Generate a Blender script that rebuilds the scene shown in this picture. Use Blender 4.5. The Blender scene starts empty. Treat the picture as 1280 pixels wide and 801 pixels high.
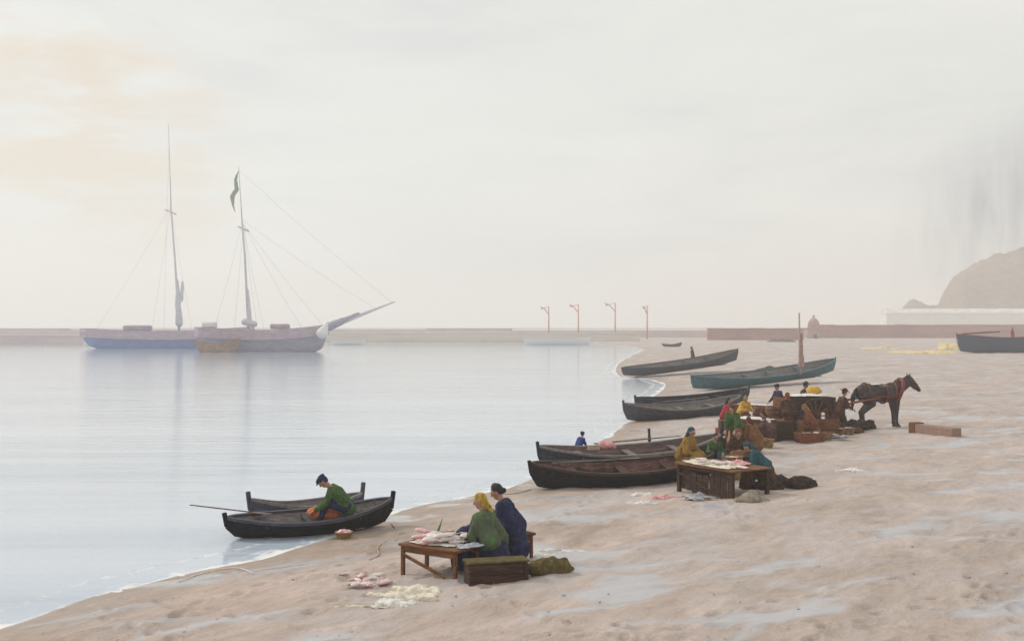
import bpy, bmesh, math, random
import numpy as np
from mathutils import Vector, Matrix, Euler, noise
random.seed(7)
S = bpy.context.scene
C = S.collection
PI = math.pi
R = math.radians

# ------------------------------------------------------------------ camera geometry
H, F, HY, CX = 4.2, 1372.0, 408.0, 640.0

def g0(px, py):
    d = F * H / (py - HY)
    return ((px - CX) / F * d, d)

def W(px, py, d):
    return Vector(((px - CX) / F * d, d, H - (py - HY) / F * d))

# ------------------------------------------------------------------ land outline, terrain height
shore_px = [(-40, 800), (70, 764), (150, 738), (235, 716), (320, 698), (372, 683), (420, 668), (455, 655), (500, 638),
            (550, 627), (600, 617), (640, 607), (664, 600), (690, 580), (720, 566), (743, 556), (772, 538), (790, 524), (806, 503),
            (826, 489), (834, 480), (812, 474), (776, 471), (768, 464), (774, 453), (790, 444), (806, 437), (790, 433), (745, 430.5), (690, 429)]
shore = [g0(*p) for p in shore_px]
dfar = g0(640, 429)[1]
poly = [(-11, -12), (-40, -80), (-40, -400), (1600, -400), (2600, 400), (2600, 2600), (-2600, 2600), (-2600, dfar + 40), (-700, dfar + 6),
        (-150, dfar), (-20, dfar)]
land = np.array(list(reversed(poly)) [::-1])
land = np.array([(-6.9, 9.5), (-8.3, 5), (-11, -12), (-40, -80), (-40, -400), (1600, -400), (2600, 400), (2600, 2600), (-2600, 2600),
                 (-2600, dfar + 40), (-700, dfar + 6), (-150, dfar), (-20, dfar)] + list(reversed(shore)))

def sdist(P):
    """signed distance to the shoreline, positive on land"""
    P = np.asarray(P, float)
    best = np.full(len(P), 1e18)
    ins = np.zeros(len(P), bool)
    n = len(land)
    for i in range(n):
        a, b = land[i], land[(i + 1) % n]
        e = b - a
        w = P - a
        t = np.clip((w @ e) / (e @ e), 0, 1)
        q = w - t[:, None] * e
        best = np.minimum(best, (q ** 2).sum(1))
        c = ((a[1] > P[:, 1]) != (b[1] > P[:, 1]))
        with np.errstate(divide='ignore', invalid='ignore'):
            xx = (b[0] - a[0]) * (P[:, 1] - a[1]) / (b[1] - a[1]) + a[0]
        ins ^= c & (P[:, 0] < xx)
    return np.where(ins, 1, -1) * np.sqrt(best)

LA = land
LE = np.roll(land, -1, 0) - land
def sdist1(x, y):
    w = np.array([x, y]) - LA
    t = np.clip((w * LE).sum(1) / (LE * LE).sum(1), 0, 1)
    q = w - t[:, None] * LE
    d = math.sqrt((q ** 2).sum(1).min())
    B = LA + LE
    c = (LA[:, 1] > y) != (B[:, 1] > y)
    e = np.where(LE[:, 1] == 0, 1e-9, LE[:, 1])
    ins = (c & (x < LE[:, 0] * (y - LA[:, 1]) / e + LA[:, 0])).sum() % 2
    return d if ins else -d

def wob(x, y):
    return (0.5 * np.sin(x * .9 + 1.3 * np.sin(y * .37)) + 0.5 * np.sin(y * .8 + 1.1 * np.sin(x * .53) + 1.0)
            + 0.35 * np.sin(x * 2.3 + y * 1.7) + 0.3 * np.sin(x * 3.1 - y * 2.6 + 2))

def height(P):
    P = np.asarray(P, float)
    sd = sdist(P) if len(P) > 1 else np.array([sdist1(*P[0])])
    x, y = P[:, 0], P[:, 1]
    wb = wob(x, y)
    sd2 = sd + .10 * wb * np.clip(30 / (np.abs(y) + 1), 0, 1)
    up = 0.62 * (1 - np.exp(-np.clip(sd2, 0, None) * .075))
    dn = np.maximum(0.07 * sd2, -1.2)
    z = np.where(sd2 > 0, up, dn)
    z += .028 * wb * np.clip((sd2 - .3) / 4, 0, 1)
    return z, sd2

def hz(x, y):
    return float(height([(x, y)])[0][0])

def P(px, py, lift=0):
    """point on the beach (or water) that the pixel shows"""
    z = .5
    for _ in range(40):
        d = F * (H - z) / (py - HY)
        x = (px - CX) / F * d
        z2 = max(0.0, hz(x, d))
        z = .5 * z + .5 * z2
    return Vector((x, d, z + lift))

# ------------------------------------------------------------------ materials
def rgb(r, g, b):
    f = lambda c: ((c / 255 + .055) / 1.055) ** 2.4 if c > 10 else c / 255 / 12.92
    return (f(r), f(g), f(b))

class N:
    def __init__(s, mat):
        s.t = mat.node_tree
        s.n = s.t.nodes
        s.l = s.t.links
    def __call__(s, ty, **kw):
        n = s.n.new(ty)
        for k, v in kw.items():
            if k == 'ins':
                for a, b in v.items():
                    if hasattr(b, 'is_output'):
                        s.l.new(b, n.inputs[a])
                    else:
                        n.inputs[a].default_value = b
            else:
                setattr(n, k, v)
        return n

def ramp(nd, fac, stops):
    r = nd('ShaderNodeValToRGB', ins={0: fac})
    e = r.color_ramp.elements
    while len(e) < len(stops):
        e.new(.5)
    for i, (p, c) in enumerate(stops):
        e[i].position = p
        e[i].color = tuple(c) + (1,) if len(c) == 3 else c
    return r.outputs[0]

def mixc(nd, fac, a, b, mode='MIX'):
    m = nd('ShaderNodeMix', data_type='RGBA', blend_type=mode)
    for sock, v in ((m.inputs[0], fac), (m.inputs[6], a), (m.inputs[7], b)):
        if hasattr(v, 'is_output'):
            nd.l.new(v, sock)
        elif isinstance(v, (int, float)):
            sock.default_value = v
        else:
            sock.default_value = tuple(v) + (1,)
    return m.outputs[2]

def mathn(nd, op, a, b=0.0, c=None, clamp=False):
    m = nd('ShaderNodeMath', operation=op, use_clamp=clamp)
    for i, v in enumerate((a, b, c)):
        if v is None:
            continue
        if hasattr(v, 'is_output'):
            nd.l.new(v, m.inputs[i])
        else:
            m.inputs[i].default_value = v
    return m.outputs[0]

MATS = {}
def mat(name, c1, c2=None, c3=None, rough=.8, scale=6, stretch=(1, 1, 1), bump=.3, bscale=None, spec=.3, metal=0, dist=.02):
    if name in MATS:
        return MATS[name]
    m = bpy.data.materials.new(name)
    m.use_nodes = True
    nd = N(m)
    b = nd.n['Principled BSDF']
    c2 = c2 or tuple(x * .6 for x in c1)
    c3 = c3 or tuple(min(1, x * 1.3) for x in c1)
    tc = nd('ShaderNodeTexCoord').outputs['Object']
    oi = nd('ShaderNodeObjectInfo').outputs['Random']
    mp = nd('ShaderNodeMapping', ins={0: tc, 3: stretch})
    off = nd('ShaderNodeVectorMath', operation='ADD', ins={0: mp.outputs[0]})
    cmb = nd('ShaderNodeCombineXYZ', ins={0: mathn(nd, 'MULTIPLY', oi, 37.0), 1: mathn(nd, 'MULTIPLY', oi, 11.0)})
    nd.l.new(cmb.outputs[0], off.inputs[1])
    n1 = nd('ShaderNodeTexNoise', ins={'Vector': off.outputs[0], 'Scale': scale, 'Detail': 6, 'Roughness': .65})
    n2 = nd('ShaderNodeTexNoise', ins={'Vector': off.outputs[0], 'Scale': scale * 5.3, 'Detail': 4, 'Roughness': .7})
    f = mathn(nd, 'ADD', mathn(nd, 'MULTIPLY', n1.outputs[0], .72), mathn(nd, 'MULTIPLY', n2.outputs[0], .28))
    col = ramp(nd, f, [(.33, c2), (.5, c1), (.66, c3)])
    nd.l.new(col, b.inputs['Base Color'])
    nd.l.new(mathn(nd, 'MULTIPLY_ADD', n2.outputs[0], .3, rough - .15, True), b.inputs['Roughness'])
    b.inputs['Specular IOR Level'].default_value = spec
    b.inputs['Metallic'].default_value = metal
    if bump:
        bn = nd('ShaderNodeTexNoise', ins={'Vector': off.outputs[0], 'Scale': bscale or scale * 4, 'Detail': 5, 'Roughness': .6})
        bp = nd('ShaderNodeBump', ins={'Strength': bump, 'Distance': dist, 'Height': bn.outputs[0]})
        nd.l.new(bp.outputs[0], b.inputs['Normal'])
    MATS[name] = m
    return m

WD = (1.0, 6.0, 6.0)
M_ = dict(
    tar=mat('tarred_wood', (.014, .013, .016), (.006, .006, .008), (.04, .035, .034), rough=.75, scale=3, stretch=WD, bump=.4, spec=.12),
    tarb=mat('blue_black_wood', (.03, .036, .05), (.013, .015, .022), (.075, .075, .08), rough=.75, scale=3, stretch=WD, bump=.4, spec=.12),
    slate=mat('slate_wood', (.055, .055, .078), (.022, .024, .04), (.12, .105, .11), rough=.7, scale=2.5, stretch=WD, bump=.4),
    teal=mat('weathered_teal_paint', (.045, .135, .165), (.015, .05, .10), (.13, .23, .23), rough=.6, scale=2.2, stretch=WD, bump=.35),
    inner=mat('worn_inner_wood', (.13, .085, .075), (.05, .034, .032), (.25, .17, .15), rough=.8, scale=3, stretch=WD, bump=.4),
    rust=mat('red_oxide_paint', (.10, .042, .035), (.032, .016, .015), (.28, .14, .12), rough=.7, scale=3, stretch=WD, bump=.3),
    greywood=mat('grey_wood', (.17, .15, .14), (.075, .065, .06), (.3, .27, .25), rough=.8, scale=4, stretch=WD, bump=.4),
    brown=mat('brown_wood', (.16, .062, .02), (.05, .02, .009), (.31, .14, .045), rough=.65, scale=4, stretch=WD, bump=.4),
    dark=mat('dark_brown_wood', (.045, .02, .011), (.016, .008, .006), (.11, .052, .025), rough=.7, scale=4, stretch=WD, bump=.4),
    redwood=mat('red_brown_wood', (.17, .046, .017), (.055, .017, .009), (.31, .10, .04), rough=.65, scale=4, stretch=WD, bump=.4),
    moss=mat('mossy_wood', (.10, .075, .022), (.045, .035, .014), (.17, .135, .05), rough=.9, scale=6, bump=.5),
    sack=mat('olive_sacking', (.12, .09, .03), (.05, .04, .016), (.22, .17, .06), rough=.95, scale=9, bump=.7, bscale=60),
    straw=mat('yellow_straw', (.66, .54, .28), (.42, .33, .18), (.8, .71, .46), rough=.95, scale=5, bump=.8, bscale=30),
    white=mat('white_linen', (.74, .72, .68), (.56, .53, .5), (.82, .81, .78), rough=.9, scale=7, bump=.4),
    cream=mat('cream_canvas', (.74, .68, .56), (.52, .45, .36), (.82, .78, .68), rough=.9, scale=7, bump=.5),
    pink=mat('pink_cloth', (.72, .34, .35), (.55, .2, .22), (.8, .55, .54), rough=.85, scale=8, bump=.4),
    fishw=mat('pale_fish_skin', (.72, .63, .6), (.46, .38, .38), (.82, .77, .74), rough=.35, scale=8, bump=.15, spec=.6),
    fishp=mat('pink_fish_skin', (.72, .42, .42), (.56, .25, .26), (.82, .66, .64), rough=.35, scale=8, bump=.15, spec=.6),
    fishg=mat('grey_fish_skin', (.33, .33, .35), (.15, .15, .17), (.56, .55, .55), rough=.35, scale=8, bump=.15, spec=.6),
    skin=mat('skin', (.42, .23, .16), (.32, .16, .11), (.5, .3, .22), rough=.6, scale=14, bump=.1),
    eye=mat('eye', (.03, .02, .02), rough=.2, bump=0, spec=.6),
    lip=mat('lip', (.3, .11, .09), rough=.5, bump=0),
    hairb=mat('black_hair', (.018, .015, .018), (.008, .007, .01), (.04, .033, .035), rough=.5, scale=20, stretch=(1, 1, 6), bump=.5),
    hairy=mat('blond_scarf', (.42, .27, .035), (.16, .07, .02), (.6, .45, .1), rough=.8, scale=14, bump=.5),
    green=mat('green_wool', (.055, .105, .03), (.022, .045, .018), (.10, .20, .05), rough=.95, scale=12, bump=.6, bscale=70),
    greeng=mat('grey_green_shawl', (.095, .115, .07), (.05, .065, .045), (.09, .22, .055), rough=.95, scale=5, bump=.6, bscale=70),
    navy=mat('navy_wool', (.022, .026, .07), (.011, .012, .03), (.045, .055, .15), rough=.95, scale=10, bump=.6, bscale=70),
    blue=mat('blue_cotton', (.03, .05, .22), (.015, .02, .1), (.07, .1, .34), rough=.9, scale=10, bump=.5),
    tealc=mat('teal_wool', (.02, .075, .10), (.01, .028, .045), (.045, .14, .15), rough=.95, scale=10, bump=.6, bscale=70),
    ochre=mat('ochre_shawl', (.29, .165, .03), (.12, .06, .018), (.42, .27, .06), rough=.95, scale=10, bump=.6, bscale=70),
    yellow=mat('yellow_cloth', (.6, .36, .05), (.42, .2, .03), (.7, .5, .12), rough=.9, scale=10, bump=.5),
    red=mat('red_cloth', (.36, .03, .04), (.2, .018, .022), (.5, .09, .08), rough=.9, scale=10, bump=.5),
    skirt=mat('brown_skirt', (.07, .032, .017), (.028, .014, .009), (.15, .075, .035), rough=.95, scale=9, bump=.6),
    orange=mat('orange_cloth', (.58, .16, .05), (.4, .08, .03), (.68, .3, .14), rough=.9, scale=9, bump=.5),
    horse=mat('dark_horse_coat', (.042, .029, .028), (.016, .012, .013), (.095, .066, .058), rough=.55, scale=5, bump=.2, bscale=80),
    hoof=mat('hoof', (.05, .045, .05), rough=.5, bump=.2),
    leather=mat('red_leather', (.2, .035, .025), (.1, .02, .016), (.3, .08, .05), rough=.5, scale=9, bump=.3),
    strap=mat('brown_leather', (.13, .09, .055), (.06, .04, .025), (.22, .16, .1), rough=.5, scale=9, bump=.3),
    rope=mat('rope', (.42, .35, .27), (.25, .2, .15), (.55, .48, .4), rough=.95, scale=30, bump=.5),
    net=mat('dark_net', (.045, .026, .016), (.016, .01, .008), (.10, .06, .035), rough=.95, scale=8, bump=1.0, bscale=30, dist=.05),
    iron=mat('iron', (.06, .055, .055), rough=.5, metal=.6, bump=.2),
    wicker=mat('wicker', (.24, .15, .06), (.1, .06, .025), (.36, .25, .11), rough=.9, scale=8, bump=.7, bscale=40),
    hullv=mat('violet_grey_hull', (.30, .28, .36), (.19, .185, .28), (.43, .37, .41), rough=.7, scale=.6, stretch=(1, 1, 4), bump=.1),  # ship hull colours are paled, so part of the haze is painted in
    hullb=mat('blue_hull', (.14, .22, .48), (.14, .17, .34), (.25, .29, .46), rough=.7, scale=.6, stretch=(1, 1, 4), bump=.1),
    hullp=mat('pink_grey_paint', (.42, .31, .36), (.3, .23, .29), (.55, .42, .44), rough=.7, scale=.6, stretch=(1, 1, 4), bump=.1),
    hullr=mat('rusty_brown_hull', (.27, .15, .09), (.16, .09, .07), (.38, .23, .15), rough=.8, scale=.8, bump=.1),
    spar=mat('ship_spar', (.58, .55, .58), (.48, .45, .48), (.66, .63, .64), rough=.7, scale=1, bump=0),  # spars paled too: their fading into haze is put into the colour
    flag=mat('green_flag', (.24, .28, .18), (.16, .19, .13), (.32, .35, .22), rough=.9, scale=1, bump=0),
    quayp=mat('pink_quay_stone', (.62, .47, .46), (.5, .38, .38), (.72, .58, .55), rough=.9, scale=.25, stretch=(.3, 1, 2), bump=.1),
    quayc=mat('cream_quay_stone', (.66, .60, .52), (.52, .45, .42), (.74, .70, .62), rough=.9, scale=.2, stretch=(.2, 1, 2), bump=.1),
    brick=mat('red_brick', (.38, .20, .18), (.26, .14, .15), (.5, .3, .26), rough=.9, scale=.25, stretch=(.4, 1, 1.5), bump=.2),
    white2=mat('whitewash', (.8, .79, .76), (.72, .70, .67), (.82, .82, .8), rough=.9, scale=.3, bump=.1),
    post=mat('red_post_paint', (.55, .13, .06), (.42, .09, .05), (.62, .22, .12), rough=.8, scale=1, bump=0),
)
m_cliff = mat('cliff_rock', (.22, .115, .05), (.12, .07, .04), (.32, .18, .085), rough=.95, scale=.12, stretch=(1, 1, 2.2), bump=.8, bscale=.25, dist=3)
m_stone = mat('shingle', (.42, .36, .32), (.26, .22, .2), (.62, .57, .53), rough=.8, scale=4, bump=.3)

# ------------------------------------------------------------------ object helpers
def link(o, parent=None):
    C.objects.link(o)
    if parent is not None:
        o.parent = parent
    return o

def tag(o, label=None, cat=None, group=None, kind=None):
    if label: o['label'] = label
    if cat: o['category'] = cat
    if group: o['group'] = group
    if kind: o['kind'] = kind
    return o

def empty(name, loc, rz=0, label=None, cat=None, group=None):
    o = bpy.data.objects.new(name, None)
    o.location = loc
    o.rotation_euler = (0, 0, rz)
    o.empty_display_size = .2
    link(o)
    return tag(o, label, cat, group)

def obj(name, src, m, parent=None, smooth=False, loc=None, rot=None):
    if isinstance(src, bmesh.types.BMesh):
        bmesh.ops.recalc_face_normals(src, faces=src.faces)
        me = bpy.data.meshes.new(name)
        src.to_mesh(me)
        src.free()
    else:
        me = src
        me.name = name
    if smooth:
        me.polygons.foreach_set('use_smooth', [True] * len(me.polygons))
    me.materials.clear()
    me.materials.append(M_[m] if isinstance(m, str) else m)
    o = bpy.data.objects.new(name, me)
    if loc is not None: o.location = loc
    if rot is not None: o.rotation_euler = rot
    return link(o, parent)

def apply_mods(bm, mods):
    me = bpy.data.meshes.new('tmp')
    bm.to_mesh(me)
    bm.free()
    o = bpy.data.objects.new('tmp', me)
    C.objects.link(o)
    for ty, kw in mods:
        md = o.modifiers.new(ty, ty)
        for k, v in kw.items():
            setattr(md, k, v)
    dg = bpy.context.evaluated_depsgraph_get()
    r = bpy.data.meshes.new_from_object(o.evaluated_get(dg))
    bpy.data.objects.remove(o)
    bpy.data.meshes.remove(me)
    return r

def remesh(bm, vox=.015, smooth=4, fold=0, fs=8, fstretch=(1, 1, .4)):
    bmesh.ops.recalc_face_normals(bm, faces=bm.faces)
    r = apply_mods(bm, [('REMESH', dict(mode='VOXEL', voxel_size=vox)), ('SMOOTH', dict(factor=.5, iterations=smooth))])
    if fold:
        rr = random.random() * 50
        nv = len(r.vertices)
        co, no = np.empty(nv * 3, np.float32), np.empty(nv * 3, np.float32)
        r.vertices.foreach_get('co', co)
        r.vertices.foreach_get('normal', no)
        co, no = co.reshape(-1, 3), no.reshape(-1, 3)
        k = np.array([noise.noise(p) + .5 * noise.noise(p * 2.3) for p in map(Vector, (co * np.array(fstretch) * fs + np.array([rr, 0, 0])).tolist())])
        co += no * (fold * k)[:, None]
        r.vertices.foreach_set('co', co.ravel())
        r.update()
    return r

def box(bm, c, s, rot=None, bev=0):
    r = bmesh.ops.create_cube(bm, size=1)
    vs = r['verts']
    mt = Matrix.Translation(c) @ (rot if rot is not None else Matrix()) @ Matrix.Diagonal((*s, 1))
    bmesh.ops.transform(bm, matrix=mt, verts=vs)
    if bev:
        es = list({e for v in vs for e in v.link_edges})
        bmesh.ops.bevel(bm, geom=es, offset=bev, segments=1, affect='EDGES')

def bar(bm, a, b, w, h=None, bev=.004):
    """rectangular bar from a to b"""
    a, b = Vector(a), Vector(b)
    d = b - a
    q = d.to_track_quat('X', 'Z').to_matrix().to_4x4()
    box(bm, (a + b) / 2, (d.length, w, h or w), q, bev)

def cap(bm, p0, p1, r0, r1, seg=12, yscale=None):
    """tapered capsule"""
    p0, p1 = Vector(p0), Vector(p1)
    d = p1 - p0
    L = d.length
    q = (d if L > 1e-6 else Vector((0, 0, 1))).to_track_quat('Z', 'Y')
    rings = []
    prof = [(-r0 * math.cos(a), r0 * math.sin(a)) for a in (0, .45, .9, 1.3)] + [(0, r0), (L * .5, (r0 + r1) / 2), (L, r1)] \
        + [(L + r1 * math.cos(a), r1 * math.sin(a)) for a in (1.3, .9, .45, 0)]
    for z, r in prof:
        if r < 1e-6:
            rings.append([bm.verts.new(p0 + q @ Vector((0, 0, z)))])
        else:
            rings.append([bm.verts.new(p0 + q @ Vector((r * math.cos(2 * PI * k / seg), r * math.sin(2 * PI * k / seg), z))) for k in range(seg)])
    for i in range(len(rings) - 1):
        A, B = rings[i], rings[i + 1]
        for k in range(seg):
            k2 = (k + 1) % seg
            if len(A) == 1: bm.faces.new((A[0], B[k], B[k2]))
            elif len(B) == 1: bm.faces.new((A[k], B[0], A[k2]))
            else: bm.faces.new((A[k], B[k], B[k2], A[k2]))

def ell(bm, c, r, rot=None, sub=3):
    x = bmesh.ops.create_icosphere(bm, subdivisions=sub, radius=1)
    mt = Matrix.Translation(c) @ (rot if rot is not None else Matrix()) @ Matrix.Diagonal((*r, 1))
    bmesh.ops.transform(bm, matrix=mt, verts=x['verts'])

def tube(bm, pts, rad, seg=6):
    pts = [Vector(p) for p in pts]
    rads = rad if isinstance(rad, (list, tuple)) else [rad] * len(pts)
    prev = None
    for i, p in enumerate(pts):
        t = (pts[min(i + 1, len(pts) - 1)] - pts[max(i - 1, 0)])
        q = t.to_track_quat('Z', 'Y')
        ring = [bm.verts.new(p + q @ Vector((rads[i] * math.cos(2 * PI * k / seg), rads[i] * math.sin(2 * PI * k / seg), 0))) for k in range(seg)]
        if prev:
            for k in range(seg):
                bm.faces.new((prev[k], prev[(k + 1) % seg], ring[(k + 1) % seg], ring[k]))
        else:
            bm.faces.new(ring[::-1])
        prev = ring
    bm.faces.new(prev)

def lathe(bm, prof, c=(0, 0, 0), seg=20, close=True):
    rings = []
    for r, z in prof:
        rings.append([bm.verts.new((c[0] + r * math.cos(2 * PI * k / seg), c[1] + r * math.sin(2 * PI * k / seg), c[2] + z)) for k in range(seg)])
    for A, B in zip(rings, rings[1:]):
        for k in range(seg):
            bm.faces.new((A[k], A[(k + 1) % seg], B[(k + 1) % seg], B[k]))
    if close:
        bm.faces.new(rings[0][::-1])
        bm.faces.new(rings[-1])

BM = bmesh.new

# ------------------------------------------------------------------ ground and water sheets
def vnoise(x, y, seed):
    xi, yi = np.floor(x).astype(np.int64), np.floor(y).astype(np.int64)
    fx, fy = x - xi, y - yi
    fx, fy = fx * fx * (3 - 2 * fx), fy * fy * (3 - 2 * fy)
    def hsh(a, b):
        h = (a * 374761393 + b * 668265263 + seed * 974634777) & 0xffffffff
        h = ((h ^ (h >> 13)) * 1274126177) & 0xffffffff
        return ((h ^ (h >> 16)) & 0xffff) / 65535.0 - .5
    return (hsh(xi, yi) * (1 - fx) + hsh(xi + 1, yi) * fx) * (1 - fy) + (hsh(xi, yi + 1) * (1 - fx) + hsh(xi + 1, yi + 1) * fx) * fy

def relief(x, y, sd):
    """trodden sand: hummocks, brushed ridges along the shore, footprints, cart ruts"""
    c, s_ = math.cos(R(58)), math.sin(R(58))
    u, v_ = c * x + s_ * y, -s_ * x + c * y
    z = .050 * vnoise(u * .5, v_ * 1.5, 1) + .034 * vnoise(u * 1.3, v_ * 3.2, 2) + .024 * vnoise(x * 3.5, y * 3.5, 3) + .012 * vnoise(x * 8, y * 8, 4)
    rng = np.random.RandomState(9)
    near = (y > 8) & (y < 48) & (np.abs(x) < 26) & (sd > -.2)
    idx = np.nonzero(near)[0]
    order = idx[np.argsort(y[idx])]
    ys = y[order]
    walks = []
    for k in range(46):
        px, py = rng.uniform(150, 1280), rng.uniform(520, 800)
        d = F * (H - .5) / (py - HY)
        wx, wy = (px - CX) / F * d, d
        a = rng.uniform(0, 2 * PI)
        for n in range(rng.randint(6, 16)):
            a += rng.uniform(-.15, .15)
            wx += .62 * math.cos(a); wy += .62 * math.sin(a)
            sgn = 1 if n % 2 else -1
            walks.append((wx - sgn * .09 * math.sin(a), wy + sgn * .09 * math.cos(a), a))
    for fx, fy, a in walks:
        i0, i1 = np.searchsorted(ys, [fy - .3, fy + .3])
        ii = order[i0:i1]
        dx, dy = x[ii] - fx, y[ii] - fy
        m = np.abs(dx) < .3
        ii, dx, dy = ii[m], dx[m], dy[m]
        p, q = (dx * math.cos(a) + dy * math.sin(a)) / .15, (-dx * math.sin(a) + dy * math.cos(a)) / .075
        r2 = p * p + q * q
        z[ii] += -.045 * np.exp(-r2) + .024 * np.exp(-((np.sqrt(r2) - 1.5) ** 2) * 4)
    # ruts left by the cart: two wheel lines curving in from the right
    t = np.clip((x - 10) / 14, 0, 1)
    for off in (-.8, .8):
        yc = 33.0 + off - 9.0 * t ** 1.6
        dd = y - yc
        on = np.clip((x - 9.5) / 1.5, 0, 1)
        z += on * (-.05 * np.exp(-(dd / .09) ** 2) + .022 * np.exp(-((np.abs(dd) - .2) / .1) ** 2))
    return z * np.clip((sd - .1) / 1.2, .12, 1)

def polar(rmin, rmax, nr, nfront, nback, fine=False):
    a = np.concatenate([np.linspace(-34, 34, nfront), np.linspace(34, 326, nback + 2)[1:-1]]) * PI / 180
    r = np.geomspace(rmin, rmax, nr)
    if fine:
        r = np.concatenate([np.geomspace(1.5, 9.5, 24)[:-1], np.geomspace(9.5, 60, 470)[:-1], np.geomspace(60, rmax, 120)])
        nr = len(r)
    A, Rr = np.meshgrid(a, r)
    X, Y = (Rr * np.sin(A)).ravel(), (Rr * np.cos(A)).ravel()
    n = len(a)
    f = []
    for i in range(nr - 1):
        for j in range(n):
            j2 = (j + 1) % n
            f.append((i * n + j, i * n + j2, (i + 1) * n + j2, (i + 1) * n + j))
    f.append(tuple(range(n))[::-1])
    return X, Y, f

def sheet(name, X, Y, Z, f, m, sd):
    me = bpy.data.meshes.new(name)
    me.from_pydata(list(zip(X.tolist(), Y.tolist(), Z.tolist())), [], f)
    at = me.attributes.new('shore', 'FLOAT', 'POINT')
    at.data.foreach_set('value', sd.astype(np.float32))
    me.polygons.foreach_set('use_smooth', [True] * len(me.polygons))
    me.materials.append(m)
    o = bpy.data.objects.new(name, me)
    return link(o)

def sand_material():
    m = bpy.data.materials.new('beach_sand')
    m.use_nodes = True
    nd = N(m)
    b = nd.n['Principled BSDF']
    geo = nd('ShaderNodeNewGeometry').outputs['Position']
    sh = nd('ShaderNodeAttribute', attribute_name='shore').outputs['Fac']
    mp = nd('ShaderNodeMapping', vector_type='TEXTURE', ins={0: geo, 2: (0, 0, R(58)), 3: (2.6, 1.0, 1)})
    big = nd('ShaderNodeTexNoise', ins={'Vector': mp.outputs[0], 'Scale': .62, 'Detail': 7, 'Roughness': .6, 'Distortion': .9})
    mp2 = nd('ShaderNodeMapping', vector_type='TEXTURE', ins={0: geo, 1: (31, 7, 0), 2: (0, 0, R(28)), 3: (2.4, 1.0, 1)})
    big2 = nd('ShaderNodeTexNoise', ins={'Vector': mp2.outputs[0], 'Scale': .5, 'Detail': 5, 'Roughness': .55, 'Distortion': 1.2})
    fine = nd('ShaderNodeTexNoise', ins={'Vector': geo, 'Scale': 26, 'Detail': 5, 'Roughness': .75})
    mid = nd('ShaderNodeTexNoise', ins={'Vector': mp.outputs[0], 'Scale': 4.5, 'Detail': 6, 'Roughness': .7, 'Distortion': .6})
    base = ramp(nd, big.outputs[0], [(.34, (.345, .268, .22)), (.44, (.43, .343, .292)), (.54, (.485, .393, .342)), (.66, (.585, .462, .408))])
    grey = ramp(nd, big2.outputs[0], [(.47, (0, 0, 0)), (.62, (1, 1, 1))])
    base = mixc(nd, mathn(nd, 'MULTIPLY', grey, .75), base, (.48, .435, .43))
    # farther up the beach the sand is greyer and drier
    dry = nd('ShaderNodeMapRange', ins={0: sh, 1: 2.0, 2: 9.0}).outputs[0]
    base = mixc(nd, mathn(nd, 'MULTIPLY', dry, .3), base, (.48, .42, .395))
    # damp strip along the water
    shn = mathn(nd, 'ADD', sh, mathn(nd, 'MULTIPLY_ADD', big2.outputs[0], 2.4, -1.2))
    wet = nd('ShaderNodeMapRange', interpolation_type='SMOOTHSTEP', ins={0: shn, 1: 2.6, 2: .0}).outputs[0]
    base = mixc(nd, mathn(nd, 'MULTIPLY', wet, .8), base, (.355, .27, .212))
    sp = ramp(nd, fine.outputs[0], [(.34, (.78, .77, .77)), (.5, (1, 1, 1)), (.68, (1.14, 1.13, 1.12))])
    base = mixc(nd, .7, base, sp, 'MULTIPLY')
    ms = ramp(nd, mid.outputs[0], [(.32, (.8, .78, .78)), (.52, (1, 1, 1)), (.7, (1.15, 1.13, 1.12))])
    base = mixc(nd, .75, base, ms, 'MULTIPLY')
    # shallow puddle stains: damp and shiny, with the sky's bluish reflection painted in
    pud = nd('ShaderNodeTexNoise', ins={'Vector': mp2.outputs[0], 'Scale': .95, 'Detail': 3, 'Roughness': .5, 'Distortion': .4})
    pm = nd('ShaderNodeMapRange', interpolation_type='SMOOTHSTEP', ins={0: pud.outputs[0], 1: .52, 2: .65}).outputs[0]
    base = mixc(nd, mathn(nd, 'MULTIPLY', pm, .55), base, (.43, .47, .53))
    nd.l.new(base, b.inputs['Base Color'])
    ro = mathn(nd, 'SUBTRACT', .92, mathn(nd, 'MULTIPLY', wet, .38))
    ro = mathn(nd, 'SUBTRACT', ro, mathn(nd, 'MULTIPLY', pm, .6))
    nd.l.new(ro, b.inputs['Roughness'])
    b.inputs['Specular IOR Level'].default_value = .35
    vor = nd('ShaderNodeTexVoronoi', feature='SMOOTH_F1', ins={'Vector': geo, 'Scale': 2.6, 'Smoothness': .6})
    hh = mathn(nd, 'ADD', mathn(nd, 'MULTIPLY', mid.outputs[0], .55), mathn(nd, 'MULTIPLY', vor.outputs[0], .28))
    hh = mathn(nd, 'ADD', hh, mathn(nd, 'MULTIPLY', fine.outputs[0], .10))
    hh = mathn(nd, 'MULTIPLY', hh, mathn(nd, 'SUBTRACT', 1.0, mathn(nd, 'MULTIPLY', mathn(nd, 'MAXIMUM', wet, pm), .7)))
    bp = nd('ShaderNodeBump', ins={'Strength': .65, 'Distance': .09, 'Height': hh})
    nd.l.new(bp.outputs[0], b.inputs['Normal'])
    return m

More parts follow.
